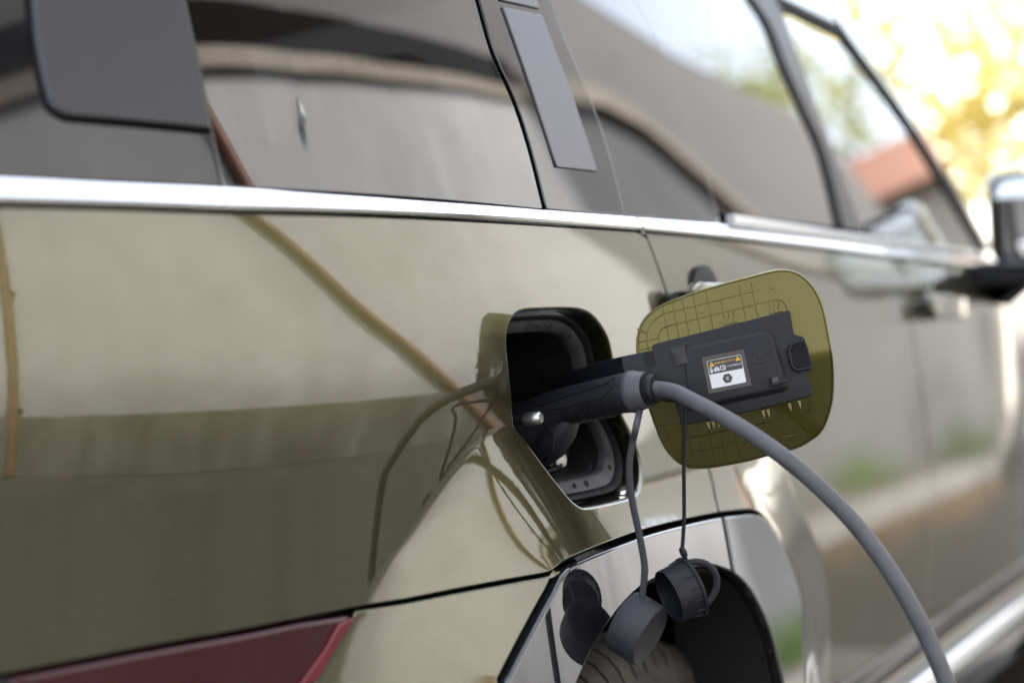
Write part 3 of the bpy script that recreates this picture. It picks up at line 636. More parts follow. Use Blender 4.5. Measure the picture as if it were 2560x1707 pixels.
mb.v = [p for r in rs for p in r]
for i in range(len(rs)-1):
    for j in range(m_-1): mb.f.append((i*m_+j, i*m_+j+1, (i+1)*m_+j+1, (i+1)*m_+j)); mb.mi.append(0)
mb.build('tailgate', MAT['paint'], car)
mb = MB()                                        # far flank
for x in (.47, .8, 1.3, 2.0, 3.0, 3.8, 4.6):
    for z in (.42, .7, 1.0, 1.24): mb.v.append((x, W-y_base(x, z), z))
for i in range(6):
    for j in range(3): mb.f.append((i*4+j, i*4+j+1, i*4+j+5, i*4+j+4)); mb.mi.append(0)
mb.build('far_flank', MAT['paint'], car)
mb = MB()
for x in (.52, .8, 1.3, 2.0, 2.45):
    for z in (1.24, 1.5, 1.775): mb.v.append((x if z < 1.6 else max(x, .60), W-y_green(x, z), z))
for i in range(4):
    for j in range(2): mb.f.append((i*3+j, i*3+j+1, i*3+j+4, i*3+j+3)); mb.mi.append(0)
mb.build('far_window', MAT['glass_dark'], car)
mb = MB()                                        # inner tub: keeps the cabin and the panel gaps dark
mb.box((2.55, W/2, .46), (4.1, W-.24, .10)); mb.box((1.15, W/2, .72), (1.3, W-.95, .45)); mb.box((3.9, W/2, .8), (1.2, W-.95, .5))
mb.build('floor_pan', MAT['under'], car, None)
mb = MB()
def gap_back(x0, x1, z0, z1, o, f=y_base, nx=24, nz=6):
    b = len(mb.v)
    for i in range(nx+1):
        for j in range(nz+1):
            x = x0+(x1-x0)*i/nx; z = z0+(z1-z0)*j/nz; mb.v.append((x, f(x, z)+o, z))
    for i in range(nx):
        for j in range(nz): q = b+i*(nz+1)+j; mb.f.append((q, q+1, q+nz+2, q+nz+1)); mb.mi.append(0)
gap_back(.5, 1.15, .76, 1.24, .03); gap_back(1.43, 3.3, .935, 1.24, .03); gap_back(2.05, 3.35, .5, .95, .03); gap_back(1.15, 1.45, 1.16, 1.24, .03)
gap_back(.5, 1.03, 1.235, 1.26, .02, y_green); gap_back(1.0, 3.1, 1.235, 1.25, .02, y_green, 30, 2)
mb.build('inner_skin', MAT['under'], car, None)
for xa, xb, oo in ((.52, .895, .014), (1.28, 1.36, .012), (2.05, 2.25, .012)):
    mb = MB(); gap_back(xa, xb, 1.24, 1.66, oo, y_green); mb.build('pillar_core', MAT['under'], car, None)
mb = MB(); gap_back(.57, 2.53, 1.638, 1.70, .010, y_green, 30, 3); mb.build('roof_rail_core', MAT['under'], car, None)
def seat(x, y, w, h):
    mb = MB(); rs = []
    for z, d, hw, hx in ((.70, 0, .8, .05), (.74, 0, 1, .075), (.95, .03, 1, .08), (h-.06, .12, .92, .06), (h, .13, .8, .035)):
        rs.append([(x-d+hx*math.copysign(abs(math.cos(a))**.5, math.cos(a)), y+w*hw*math.copysign(abs(math.sin(a))**.4, math.sin(a)), z) for a in [2*math.pi*k/20 for k in range(20)]])
    mb.rings(rs, True, True); s = mb.build('seat_back', MAT['seat'], car, 60)
    mb = MB(); mb.box((x-.15, y, h+.13), (.09, w*.95, .17), bevel=.035, seg=3); mb.build('headrest', MAT['seat'], s, 60)
    mb = MB(); mb.box((x+.26, y, .66), (.5, w*1.8, .14), bevel=.05, seg=3); mb.build('seat_cushion', MAT['seat'], s, 60)
for x in (1.75, 2.62):
    for y in (.50, W-.50): seat(x, y, .24, 1.30)
mb = MB()
mb.box((3.0, W/2, 1.12), (.35, W-.5, .22), bevel=.06, seg=3); mb.build('dashboard', MAT['dark_in'], car, 50)
mb = MB(); mb.lathe((2.92, .50, 1.13), (-.9, 0, .35), [(0, .165), (.012, .178), (.024, .165), (.012, .152), (0, .165)], 28, False, False); mb.build('steering_wheel', MAT['dark_in'], car, 60)

# wheels
def wheel(cx, flip=False):
    e = bpy.data.objects.new('wheel', None); e.empty_display_size = .1; COL.objects.link(e); e.parent = car
    y0 = .010; Rt = .382
    mb = MB()
    prof = [(.035, .262), (.012, .268), (.0, .290), (-.002, .318), (.004, .345), (.014, .362), (.030, .373), (.052, .379), (.066, .3803), (.0672, .3733), (.0738, .3735), (.075, .3811), (.090, .3816), (.1055, .382), (.1067, .3745), (.1133, .3745), (.1145, .382), (.130, .3816), (.145, .3811), (.1462, .3735), (.1528, .3733), (.154, .3803), (.168, .379), (.19, .373), (.206, .362), (.216, .345), (.222, .318), (.22, .29), (.208, .268)]
    N = 80; fr_a = [0, .03, .05, .16, .18, .45, .75]; rs = []
    def skew(d):                                # cross cuts sweep round the shoulders
        if d < .066: return .85*((.066-d)/.066)**1.5
        if d > .154: return -.85*((d-.154)/.066)**1.5
        return .25*math.sin(d*90)
    for d, r in prof:
        ring = []
        for k in range(N):
            for fi_a in fr_a:
                a = 2*math.pi*(k+fi_a+skew(d))/N
                cut = fi_a in (.05, .16) and .004 < d < .216 and r > .35
                rr = r-((.0080 if (d < .066 or d > .154) else .003) if cut else 0)
                ring.append((cx+rr*math.cos(a), y0+d, Rt+rr*math.sin(a)))
        rs.append(ring)
    mb.rings(rs)
    # raised rim guard rib on the sidewall
    mb.lathe((cx, y0-.003, Rt), (0, 1, 0), [(.004, .283), (-.003, .286), (-.003, .291), (.004, .295)], 96, False, False)
    t = mb.build('tyre', MAT['tyre'], e, 28, True)
    mb = MB()
    mb.lathe((cx, y0, Rt), (0, 1, 0), [(.035, .262), (.016, .262), (.010, .256), (.016, .248), (.05, .240), (.17, .235), (.19, .262)], 72, False, False)
    mb.lathe((cx, y0+.02, Rt), (0, 1, 0), [(0, .02), (-.008, .055), (.01, .07), (.05, .07)], 32, True, False)
    for k in range(5):
        a = 2*math.pi*k/5+.3; c, s_ = math.cos(a), math.sin(a)
        rot = Matrix(((c, 0, -s_), (0, 1, 0), (s_, 0, c)))
        mb.box((cx+.155*c, y0+.035, Rt+.155*s_), (.20, .03, .055), rot, .008)
    mb.build('rim', MAT['rim'], e, 35)
    mb = MB(); mb.lathe((cx, y0+.11, Rt), (0, 1, 0), [(0, .16), (.02, .16)], 40); mb.build('brake_disc', MAT['steel'], e, 35)
    return e
wheel(1.45); wheel(FX)

# door handles
def handle(x0, x1, z, parent, cup):
    y = y_base((x0+x1)/2, z); cx = (x0+x1)/2
    mb = MB(); rs = []; n_ = 18
    for i in range(n_+1):
        t = i/n_; x = x0+(x1-x0)*t; e_ = min(t, 1-t); q = min(1, .55+e_*9); bow = -.006*math.sin(math.pi*t)
        rs.append([(x, y-.024+bow+a, z+b) for a, b in rrect(-.010*q, .008*q, -.0235*q, .0195*q, .006*q, 4)])
    mb.rings(rs, True, True); h = mb.build('door_handle', MAT['paint'], parent, 50, True)
    mb = MB(); mb.lathe((cx-.005, y+.004, z+.002), (0, -1, 0), [(.0, .042), (.0050, .042), (.0058, .040), (.0060, .02)], 32); mb.build('handle_recess', MAT[cup], h, 40)
    for xm in (x0+.03, x1-.03):
        mb = MB(); mb.box((xm, y-.014, z), (.022, .034, .024), bevel=.004); mb.build('handle_mount', MAT['gloss_black'], h, 40)
handle(1.497, 1.700, 1.151, rear_door, 'plastic')
handle(2.50, 2.72, 1.150, front_door, 'paint')

# wing mirror
wm = bpy.data.objects.new('wing_mirror', None); wm.empty_display_size = .1; COL.objects.link(wm); wm.parent = car
mb = MB()
def mring(x, y0, y1, z0, z1, r): return [(x, a, b) for a, b in rrect(y0, y1, z0, z1, r, 6)]
mb.rings([mring(2.86, -.30, -.078, 1.24, 1.41, .035), mring(2.855, -.306, -.072, 1.234, 1.416, .04), mring(2.885, -.31, -.068, 1.23, 1.42, .045), mring(2.95, -.30, -.072, 1.236, 1.413, .05), mring(2.985, -.27, -.09, 1.258, 1.388, .06)], False, True)
mb.build('mirror_housing', MAT['gloss_black'], wm, 50)
mb = MB(); mb.rings([mring(2.880, -.312, -.066, 1.37, 1.423, .02), mring(2.95, -.303, -.070, 1.368, 1.416, .02), mring(2.99, -.27, -.088, 1.358, 1.393, .015)], True, True); mb.build('mirror_cap', MAT['chrome'], wm, 50)
mb = MB(); g = rrect(-.296, -.084, 1.246, 1.406, .03, 6)
mb.add([(2.890+.22*(a+.19)-.095*(b-1.33), a, b) for a, b in g], [tuple(range(len(g)))]); mb.build('mirror_glass', MAT['mirror'], wm)
mb = MB(); mb.rings([mring(2.87, -.20, -.02, 1.205, 1.24, .02), mring(2.93, -.21, -.01, 1.195, 1.248, .02), mring(3.02, -.19, .0, 1.2, 1.243, .02)], True, True)
mb.rings([[(2.86, -.17, 1.215), (2.95, -.17, 1.215), (2.95, -.17, 1.228), (2.86, -.17, 1.228)], [(3.08, .005, 1.13), (3.22, .005, 1.13), (3.22, .005, 1.225), (3.08, .005, 1.225)]], True, True)
mb.build('mirror_arm', MAT['plastic'], wm, 40)

wm.location = (.10, .035, 0)
GXI = 1.25
# ------------------------------------------------------------------ charging port in the quarter panel
hl = resample(T['hole'], .005); n = len(hl); hcx = sum(p[0] for p in hl)/n; hcz = sum(p[1] for p in hl)/n
def sc(fx, fz): return [(hcx+(x-hcx)*fx, hcz+(z-hcz)*fz) for x, z in hl]
def ring3(f, dy, flat=0.0, yf=0.0, fz=None):
    """ring scaled towards the hole centre; flat blends from the body surface to the plane y = yf"""
    return [(q[0], (y_body(*p)+dy)*(1-flat)+yf*flat, q[1]) for p, q in zip(hl, sc(f, fz or f))]
port = bpy.data.objects.new('charging_port', None); port.empty_display_size = .05; COL.objects.link(port); port.parent = car
mb = MB()
mb.rings([ring3(1.02, .030), ring3(.985, .024), ring3(.965, .0190), ring3(.945, .0195), ring3(.930, .024), ring3(.922, .029)])
mb.build('seal', MAT['rubber'], port, 70, True)
mb = MB()
mb.rings([ring3(.935, .0290), ring3(.905, .025, .02, .03), ring3(.892, .0255, .03, .03), ring3(.858, .029, .06, .04, .800), ring3(.848, .032, .08, .05, .788), ring3(.842, .042, .12, .06, .780)])
mb.build('frame_ledge', MAT['plastic_dusty'], port, 50, True)
mb = MB()
mb.rings([ring3(.846, .036, .09, .055, .784), ring3(.81, .06, .5, .09, .76), ring3(.78, 0, 1, .14, .74)], False, True)
mb.build('pocket', MAT['pocket'], port, 40, True)
# moulded inner lip low on the front side
lipf = [p for p in ring3(.80, .055, .45, .07, .74)]
mb = MB(); mb.tube([Vector(p) for p in lipf if p[2] < 1.03 and p[0] > 1.27], .0022, 8); mb.build('pocket_lip', MAT['plastic_soft'], port, 60)
# clip holes and screws on the ledge
def ledge_pt(x, z, f=.875):
    i = min(range(n), key=lambda k: math.hypot(hl[k][0]-x, hl[k][1]-z)); q = ring3(f, .0275, .045, .035, .845)[i]; return Vector(q)
for x, z, r in ((1.235, 1.14, .0028), (1.262, 1.14, .0038), (1.315, 1.138, .0028), (1.245, .945, .0026), (1.275, .945, .0036), (1.345, .96, .003)):
    p = ledge_pt(x, z); mb = MB(); nx = Vector((0, -1, -.45 if z > 1.05 else .6)).normalized()
    mb.lathe(p-nx*.003, nx, [(0, r), (.004, r), (.0045, r*.7), (.002, r*.5)], 14); mb.build('clip', MAT['under'], port, 40)
# latch pin on the rear ledge
mb = MB(); mb.lathe((1.180, .017, 1.0315), (.02, -1, .09), [(0, .0052), (.020, .0052), (.0205, .0045)], 20); pin = mb.build('latch_pin', MAT['rubber'], port, 40)
mb = MB(); mb.lathe((1.1805, -.002, 1.0333), (.02, -1, .09), [(0, .0058), (.003, .0064), (.010, .0066), (.0165, .0062), (.0185, .0048), (.0188, .002)], 20); mb.build('pin_head', MAT['steel'], pin, 40)
# hex bolt with washer in the pocket
bo = Vector((1.322, .046, .981)); ba = Vector((-.55, -.83, -.05)).normalized()
mb = MB(); mb.lathe(bo, ba, [(0, .0105), (.0025, .0105), (.003, .008)], 28); mb.lathe(bo+ba*.003, ba, [(0, .0078), (.007, .0078), (.0085, .0066), (.0085, .003)], 6, sx=(.3, .2, 1)); mb.build('hex_bolt', MAT['steel'], port, 25)
mb = MB(); mb.lathe(bo-ba*.03, ba, [(0, .014), (.029, .0125)], 20); mb.build('bolt_boss', MAT['pocket'], port, 40)
mb = MB(); mb.tube([(1.29, .062, 1.03), (1.315, .06, 1.02), (1.338, .058, .99), (1.348, .055, .962)], .0028, 8); mb.build('moulded_rib', MAT['plastic_soft'], port, 60)
mb = MB(); mb.lathe((GXI, .125, 1.0145), (0, -1, 0), [(0, .040), (.055, .040), (.058, .037), (.058, .030)], 36); mb.build('inlet_socket', MAT['plastic_soft'], port, 40)

# ------------------------------------------------------------------ charging flap, swung open about its front edge
FC = Vector((1.3236, -0.1635, 1.0722)); E1 = Vector((.3901, -.9073, .1570))*.985; E2 = Vector((-.0002, .1705, .9854))*.985; E3 = Vector((-.9208, -.3844, .0663))
def FP(u, v, w=0): return FC + E1*u + E2*v + E3*w
def wk(v):                                       # the flap repeats the crease of the body
    s = .006; t = -v
    soft = t/2 + math.sqrt(t*t/4 + s*s/4) - s/2*0
    return -.27*(soft - s*.5*math.exp(-abs(t)/s))
flap_o = [(-95, 40), (-92, 53), (-85, 66), (-74, 75), (-59, 81), (-30, 86), (0, 89), (33, 91), (53, 92), (66, 91), (78, 86), (87, 77), (94, 64), (98, 45), (98, 19), (97, -7), (94, -28), (89, -48), (80, -67), (71, -78), (60, -84), (45, -89), (20, -91), (-8, -93), (-37, -93), (-51, -92), (-65, -89), (-75, -83), (-83, -73), (-89, -58), (-93, -35), (-96, -5), (-97, 20)]
def catmull(P, k=4, closed=True):
    out = []; m = len(P)
    for i in range(m if closed else m-1):
        p0, p1, p2, p3 = (Vector(P[(i-1) % m if closed else max(i-1, 0)]), Vector(P[i]), Vector(P[(i+1) % m]), Vector(P[(i+2) % m if closed else min(i+2, m-1)]))
        for j in range(k):
            t = j/k; out.append(tuple(.5*((2*p1)+(-p0+p2)*t+(2*p0-5*p1+4*p2-p3)*t*t+(-p0+3*p1-3*p2+p3)*t**3)))
    if not closed: out.append(tuple(P[-1]))
    return out
fo = [(a/1000, b/1000) for a, b in catmull(flap_o, 4)]
flap = bpy.data.objects.new('charging_flap', None); flap.empty_display_size = .05; COL.objects.link(flap); flap.parent = car
mb = MB()
fi_ = inset(fo, .0026)
V, F = tri_fill(fi_, [], .007)
s_or = 1 if area2(fo) > 0 else -1
mb.add([FP(u, v, wk(v)) for u, v in V], F)
o2 = mb.add([FP(u, v, wk(v)-.0040) for u, v in V], [f[::-1] for f in F])
k = len(fo); fi2 = fi_
mb.rings([[FP(u, v, wk(v)) for u, v in fi_], [FP(u, v, wk(v)+.0009) for u, v in inset(fo, .0019)], [FP(u, v, wk(v)+.0009) for u, v in inset(fo, .0007)], [FP(u, v, wk(v)) for u, v in fo], [FP(u, v, wk(v)-.0028) for u, v in fo], [FP(u, v, wk(v)-.0040) for u, v in fi2]][::s_or*-1])
shell = mb.build('flap_shell', MAT['paint_in'], flap, 40, True)
# moulded ribs on the inside of the shell
mb = MB()
def rib(pts, r=.00048, sub=4):
    P = []
    for (a, b), (c, d) in zip(pts, pts[1:]):
        L = max(1, int(math.hypot(c-a, d-b)/8)); P += [(a+(c-a)*q/L, b+(d-b)*q/L) for q in range(L)]
    P.append(pts[-1]); mb.tube([FP(u/1000, v/1000, wk(v/1000)+.0002) for u, v in P], r, 6, False)
for u in (-60, -49.5, -39, -27.5, -14, 20, 32): 
    top = 78 if u < -50 else 84; rib([(u, top), (u, -top-2)])
for u0 in (-1, 4, 9): rib([(u0, 60 if u0 else 72), (u0, 48)])
rib([(-1, 72), (-1, 60)])
for u0 in (46, 50.5, 55): rib([(u0, 62), (u0, 50)])
for u0 in (-38, -33, -28): rib([(u0, -42), (u0, -58)])
for u0 in (18, 23, 45, 55): rib([(u0, -40), (u0, -57)])
rib([(-93, 47), (-70, 47)]); rib([(-93, 39), (-76, 39)]); rib([(-90, 61), (-82, 55)], .0009)
rib([(-92, -40), (-60, -44)]); rib([(-86, -56), (-60, -58)])
rib(catmull([(-82, 30), (-82, 50), (-75, 63), (-62, 70), (-51, 71)], 4, False) + [(40, 75)])
rib(catmull([(-70, 38), (-70, 48), (-66, 55), (-58, 57.5)], 4, False) + [(50, 62)] + catmull([(50, 62), (57, 60.5), (61, 56), (62, 46)], 4, False))
rib(catmull([(-84, -40), (-80, -58), (-70, -70), (-55, -73)], 4, False) + [(47, -75)])
rib(catmull([(-72, -44), (-68, -55), (-60, -58.5)], 4, False) + [(56, -57)] + catmull([(56, -57), (63, -54), (66, -49), (66, -38)], 4, False))
mb.build('moulded_ribs', MAT['paint_in'], shell, 60)
# faint ejector marks
for u, v in ((-22, 66), (52, 76), (20, -60), (60, -72)):
    mb = MB(); mb.tube([FP(u/1000+.0028*math.cos(a), v/1000+.0028*math.sin(a), wk(v/1000)+.0001) for a in [R(150+14*q) for q in range(14)]], .0003, 5, False)
    mb.build('ejector_mark', MAT['paint_in'], shell, 60)
FR = (FC, E1, E2, E3)
def loop_mm(pts, rad=0, seg_=4): return [(a/1000, b/1000) for a, b in (round_poly(pts, rad, seg_) if rad else pts)]
ccw = lambda l: l if area2(l) > 0 else l[::-1]
carr = ccw(loop_mm([(-78, 41), (64, 48), (63, 23), (72, 19), (74, 6), (74, -13), (68, -17), (69, -40), (2, -44), (-64, -45), (-66, -20), (-78, -18)], [3, 2.5, 3, 2, 2, 2, 3, 2.5, 1, 3, 3, 3]))
mb = MB(); mb.prism(carr, -.004, .0125, FR, .0012); carrier = mb.build('inner_carrier', MAT['plastic'], flap, 35, True)
# standing fins between carrier and shell
for u, v, dv_ in [(-1, 47, 1), (4, 47, 1), (9, 47, 1), (46, 49, 1), (50.5, 49, 1), (55, 49, 1), (-38, -46, -1), (-33, -46, -1), (-28, -46, -1), (18, -45, -1), (23, -45, -1), (45, -43, -1), (55, -42, -1)]:
    fin = loop_mm([(u-1.6, v), (u+1.6, v), (u+1.4, v+dv_*5), (u+.2, v+dv_*8.5), (u-.6, v+dv_*5)]); mb = MB(); mb.prism(ccw(fin), -.002, .006, FR); mb.build('fin', MAT['paint_in'], shell, 30, True)
# raised plateau with soft shoulders
plat = ccw(loop_mm([(-50, 31), (42, 32), (47, -29), (-56, -31)], [10, 9, 7, 8], 6))
mb = MB(); rs = []
for d, h in ((-.0030, .0120), (-.0012, .0132), (.0006, .0158), (.0022, .0178), (.0040, .0184)):
    rs.append([FP(u, v, h) for u, v in inset(plat, d)])
mb.rings(rs, False, True); mb.build('raised_plateau', MAT['plastic'], carrier, 50, True)
# hinge arm
mb = MB(); rs = []
path = []
for u, w in ((-.044, .0120), (-.056, .0126), (-.085, .0130), (-.108, .0120)): path.append((FP(u, 0, w), 0))
path = [p for p, _ in path] + [Vector((1.284, -.036, 1.0515)), Vector((1.300, -.005, 1.0470)), Vector((1.320, .028, 1.043)), Vector((1.334, .07, 1.038))]
for i, p in enumerate(path):
    t = (path[min(i+1, len(path)-1)]-path[max(i-1, 0)]).normalized(); upd = (E2 - t*E2.dot(t)).normalized(); nn = t.cross(upd).normalized()
    hi, lo, th_ = (.0345, -.012, .0055) if i < 5 else (.0315, -.012, .0055)
    cs = round_poly([(lo, -th_), (hi, -th_), (hi, th_), (lo, th_)], .0016, 3)
    rs.append([p + upd*a + nn*b for a, b in cs])
mb.rings(rs, True, True); arm = mb.build('hinge_arm', MAT['plastic_soft'], flap, 35, True)
# notch, clip and pads on the arm
mb = MB()
mb.prism(ccw(loop_mm([(-88, 34.3), (-77, 34.3), (-77, 20), (-84, 17), (-88, 20)], [0, 0, 2, 2, 2])), .0150, .0188, FR); mb.build('arm_notch', MAT['under'], flap, 30, True)
mb = MB()
mb.prism(ccw(loop_mm([(-61, 33), (-46, 33.5), (-45, 15), (-58, 14)], 1)), .016, .0192, FR, .0006); mb.build('arm_pad', MAT['plastic_dusty'], flap, 30, True)
mb = MB()
mb.prism(ccw(loop_mm([(-85, -7), (-58, -4), (-51, -5), (-51, -16), (-85, -17)], [2, 2, 2, 3, 3])), .013, .0235, FR, .001)
mb.lathe(FP(-.0545, -.010, .023), E3, [(0, .0042), (.003, .0042), (.0036, .003), (.0025, .0018)], 20); mb.build('cord_clip', MAT['plastic'], flap, 35, True)
# U shaped slot, hook, latch
mb = MB()
U_ = catmull([(38, 10.5), (24, 9.5), (20.5, 9), (19.5, 6), (20, 3.2), (23, 2.6), (38, 2.4)], 4, False)
mb.tube([FP(a/1000, b/1000, .0182) for a, b in U_], .0007, 6); mb.build('slot', MAT['lab_black'], carrier, 60)
mb = MB()
mb.prism(ccw(loop_mm([(31, -21), (48, -19.5), (48, -22.5), (31, -24)], .6)), .017, .0255, FR, .0006)
mb.prism(ccw(loop_mm([(31, -15), (33, -15), (33, -21), (31, -21)], .4)), .017, .023, FR, .0005); mb.build('hook', MAT['plastic_soft'], carrier, 30, True)
mb = MB()
mb.prism(ccw(loop_mm([(32.6, -15.6), (39, -15), (39, -20), (32.6, -20.6)], .4)), .0182, .0188, FR); mb.build('hook_hole', MAT['lab_black'], carrier, 30, True)
def frame_loop(pts, r, name, material, parent, w, closed=False):
    mb = MB(); mb.tube([FP(a/1000, b/1000, w) for a, b in pts], r, 8); return mb.build(name, material, parent, 50)
latch_p = round_poly([(71, 15.5), (58, 13.5), (56.5, 9.5), (54.5, 8), (55, -8), (58, -12), (61, -13), (73, -12.5)], [0, 1, 1, 2, 2, 1, 1, 0], 4)
frame_loop(latch_p, .0016, 'latch_frame', MAT['plastic_soft'], carrier, .0150)
mb = MB(); mb.prism(ccw(loop_mm([(58, 11), (72, 13), (73.5, -10.5), (58, -10)], 2)), .012, .0136, FR); mb.build('latch_recess', MAT['pocket'], carrier, 30, True)
frame_loop([(60+13.5*math.cos(a)-2, .5+13.5*math.sin(a)) for a in [R(100+10*q) for q in range(17)]], .0005, 'latch_ring', MAT['lab_black'], carrier, .0125)

# warning label: printed layers joined in one flat sticker
lab_mats = [MAT['lab_black'], MAT['lab_dark'], MAT['white'], MAT['yellow']]
LB = MB(); WL = .0186
def lay(pts, mi, lv):
    LB.cur = mi; l = ccw([(a/1000, b/1000) for a, b in pts]); LB.add([FP(u, v, WL+lv*.00006) for u, v in l], [tuple(range(len(l)))])
def text(body, size, u, v, mi, lv, width=None, bold=0.0):
    cu = bpy.data.curves.new('t', 'FONT'); cu.body = body; cu.size = size; cu.align_x = 'CENTER'; cu.align_y = 'CENTER'; cu.offset = bold; cu.resolution_u = 2
    ob = bpy.data.objects.new('t', cu); COL.objects.link(ob); bpy.context.view_layer.update()
    me = ob.evaluated_get(bpy.context.evaluated_depsgraph_get()).to_mesh()
    vs = [p.co.copy() for p in me.vertices]; fs = [tuple(p.vertices) for p in me.polygons]
    if vs:
        x0 = min(p.x for p in vs); x1 = max(p.x for p in vs); k = width/(x1-x0) if width else 1; cx = (x0+x1)/2; cy = (min(p.y for p in vs)+max(p.y for p in vs))/2
        LB.cur = mi; LB.add([FP(u/1000+(p.x-cx)*k/1000, v/1000+(p.y-cy)*(k if width else 1)/1000, WL+lv*.00006) for p in vs], fs)
    ob.to_mesh_clear(); bpy.data.objects.remove(ob); bpy.data.curves.remove(cu)
lay([(-31, 18), (11.5, 18), (12, -18.5), (-31, -19)], 0, 0)
lay(rrect(-27, 7.6, -14.6, 13.6, 1.6), 2, 1)
lay(rrect(-26.6, 7.2, -.4, 13.2, 1.3), 1, 2)
def wtri(cx, cy):
    lay(round_poly([(cx-2.7, cy-2.3), (cx+2.7, cy-2.3), (cx, cy+2.6)], .5, 2), 3, 3)
    lay([(cx-.22, cy-.5), (cx+.22, cy-.5), (cx+.34, cy+1.1), (cx-.34, cy+1.1)], 1, 4); lay([(cx-.28, cy-1.5), (cx+.28, cy-1.5), (cx+.28, cy-.95), (cx-.28, cy-.95)], 1, 4)
wtri(-22.6, 9.6); wtri(4.0, 10.4)
text('WARNING', 3.4, -14.0, 9.7, 3, 3, 12.2, .05)
text('\ufe95\ufe8d\ufeae\ufef3\ufeac\ufea4\ufe97', 3.6, -3.1, 10.2, 3, 3, 8.6, .03)
# symbols: pump, car, manual
lay(rrect(-25.2, -22.9, 1.0, 6.2, .5), 2, 3); lay(rrect(-24.7, -23.4, 4.0, 5.5, .2), 1, 4)
lay([(-22.9, 2.4), (-21.6, 2.9), (-21.6, 3.4), (-22.9, 2.9)], 2, 3); lay([(-24.3, 3.4), (-23.7, 3.4), (-24.2, 2.4), (-23.9, 2.4), (-24.5, 1.4), (-24.3, 2.6), (-24.6, 2.6)], 1, 4)
lay(round_poly([(-21.2, 2.0), (-15.9, 2.0), (-15.9, 4.6), (-16.9, 4.9), (-17.6, 6.6), (-19.6, 6.6), (-20.4, 4.9), (-21.2, 4.5)], .4, 2), 2, 3)
lay([(-19.9, 5.0), (-17.3, 5.0), (-17.9, 6.1), (-19.3, 6.1)], 1, 4); lay([(-20.6, 1.2), (-19.7, 1.2), (-19.7, 2.0), (-20.6, 2.0)], 2, 3); lay([(-17.4, 1.2), (-16.5, 1.2), (-16.5, 2.0), (-17.4, 2.0)], 2, 3); lay(rrect(-19.8, -17.3, 2.9, 3.6, .2), 1, 4)
lay(round_poly([(-15.0, 1.8), (-12.2, 1.4), (-9.6, 1.8), (-9.6, 6.0), (-10.4, 6.6), (-12.2, 6.2), (-14.2, 6.6), (-15.0, 6.0)], .3, 2), 2, 3)
lay([(-14.3, 2.4), (-12.45, 2.1), (-12.45, 5.6), (-14.3, 5.9)], 1, 4); lay([(-11.95, 2.1), (-10.3, 2.4), (-10.3, 5.9), (-11.95, 5.6)], 1, 4); lay([(-11.7, 2.9), (-11.3, 2.9), (-10.6, 5.2), (-11.0, 5.2)], 2, 5)
text('~110V-240V/16A', 2.2, -1.2, 4.6, 2, 3, 15.6, .02)
lay([(-9.9+5.1*math.cos(R(60*q)), -7.3+5.1*math.sin(R(60*q))) for q in range(6)], 1, 2)
text('C', 4.3, -9.9, -7.3, 2, 3, None, .14)
LB.build('warning_label', lab_mats, flap, None)

# ------------------------------------------------------------------ charging cable with its connector
ch = root('charging_cable', 'grey charging cable with black plug handle inserted in the charging port', 'charging cable')
GX = 1.25; K = 1.0
mb = MB(); rs = []
secs = [(.074, 1.011, .027, .027, 2.4), (.058, 1.012, .029, .029, 2.6), (.045, 1.016, .0285, .031, 2.6), (.030, 1.0215, .026, .0285, 2.5), (.016, 1.0310, .0235, .0245, 2.4), (.002, 1.0385, .0215, .0205, 2.4), (-.014, 1.0440, .0200, .0185, 2.3), (-.034, 1.0480, .0195, .0180, 2.3), (-.054, 1.0515, .0198, .0186, 2.2), (-.074, 1.0542, .0202, .0196, 2.1), (-.0840, 1.0552, .0203, .0201, 2.0), (-.0860, 1.0554, .0196, .0194, 2.0)]
def se(cx, y, z, a, b, e_, tilt=0, n_=40):
    return [(cx+a*math.copysign(abs(math.cos(t))**(2/e_), math.cos(t)), y+tilt*b*math.sin(t), z+b*math.copysign(abs(math.sin(t))**(2/e_), math.sin(t))) for t in [2*math.pi*k/n_ for k in range(n_)]]
def KY_(y): return (y+.72)*K-.72
def KZ_(z): return (z-1.1)*K+1.1
mb.rings([se(GX, KY_(y), KZ_(z), a*K, b*K, e_, .12) for y, z, a, b, e_ in secs], True, True)
# knuckle lobe below the front of the grip
mb.rings([se(GX, KY_(y), KZ_(z), a*K, b*K, 2.2, .0) for y, z, a, b in ((.040, .992, .012, .012), (.030, .997, .018, .020), (.014, 1.006, .0195, .024), (.000, 1.012, .019, .021), (-.012, 1.020, .016, .014), (-.018, 1.026, .010, .008))], True, True)
hnd = mb.build('plug_handle', MAT['plastic_soft'], ch, 60, True)
mb = MB()                                        # finger ribs under the grip
for i in range(13):
    y = -.062+i*.0052; z = 1.0525+.14*(y+.062)*-1; zc_ = lerp_tab([(-.07, 1.0535), (-.034, 1.0480), (-.014, 1.0440), (.002, 1.0385)], y)
    mb.tube([(GX+.0202*math.cos(t), KY_(y), KZ_(zc_)+.0206*math.sin(t)) for t in [R(190+160*q/12) for q in range(13)]], .0013, 6)
mb.build('grip_ribs', MAT['plastic_soft'], hnd, 60)
mb = MB()                                        # moulded lines on the near side
def side_pt(y, dz):
    z = lerp_tab([(-.084, 1.0552), (-.054, 1.0515), (-.034, 1.048), (-.014, 1.044), (.002, 1.0385), (.016, 1.031), (.03, 1.0215)], y); b = lerp_tab([(-.084, .0201), (-.034, .018), (-.014, .0185), (.002, .0205), (.016, .0245), (.03, .0285)], y); a = lerp_tab([(-.084, .0203), (-.034, .0195), (.002, .0215), (.03, .026)], y)
    s_ = max(-1, min(1, dz/b)); return (GX-K*a*max(0, 1-abs(s_)**2.4)**(1/2.4)-.0001, KY_(y), KZ_(z+dz))
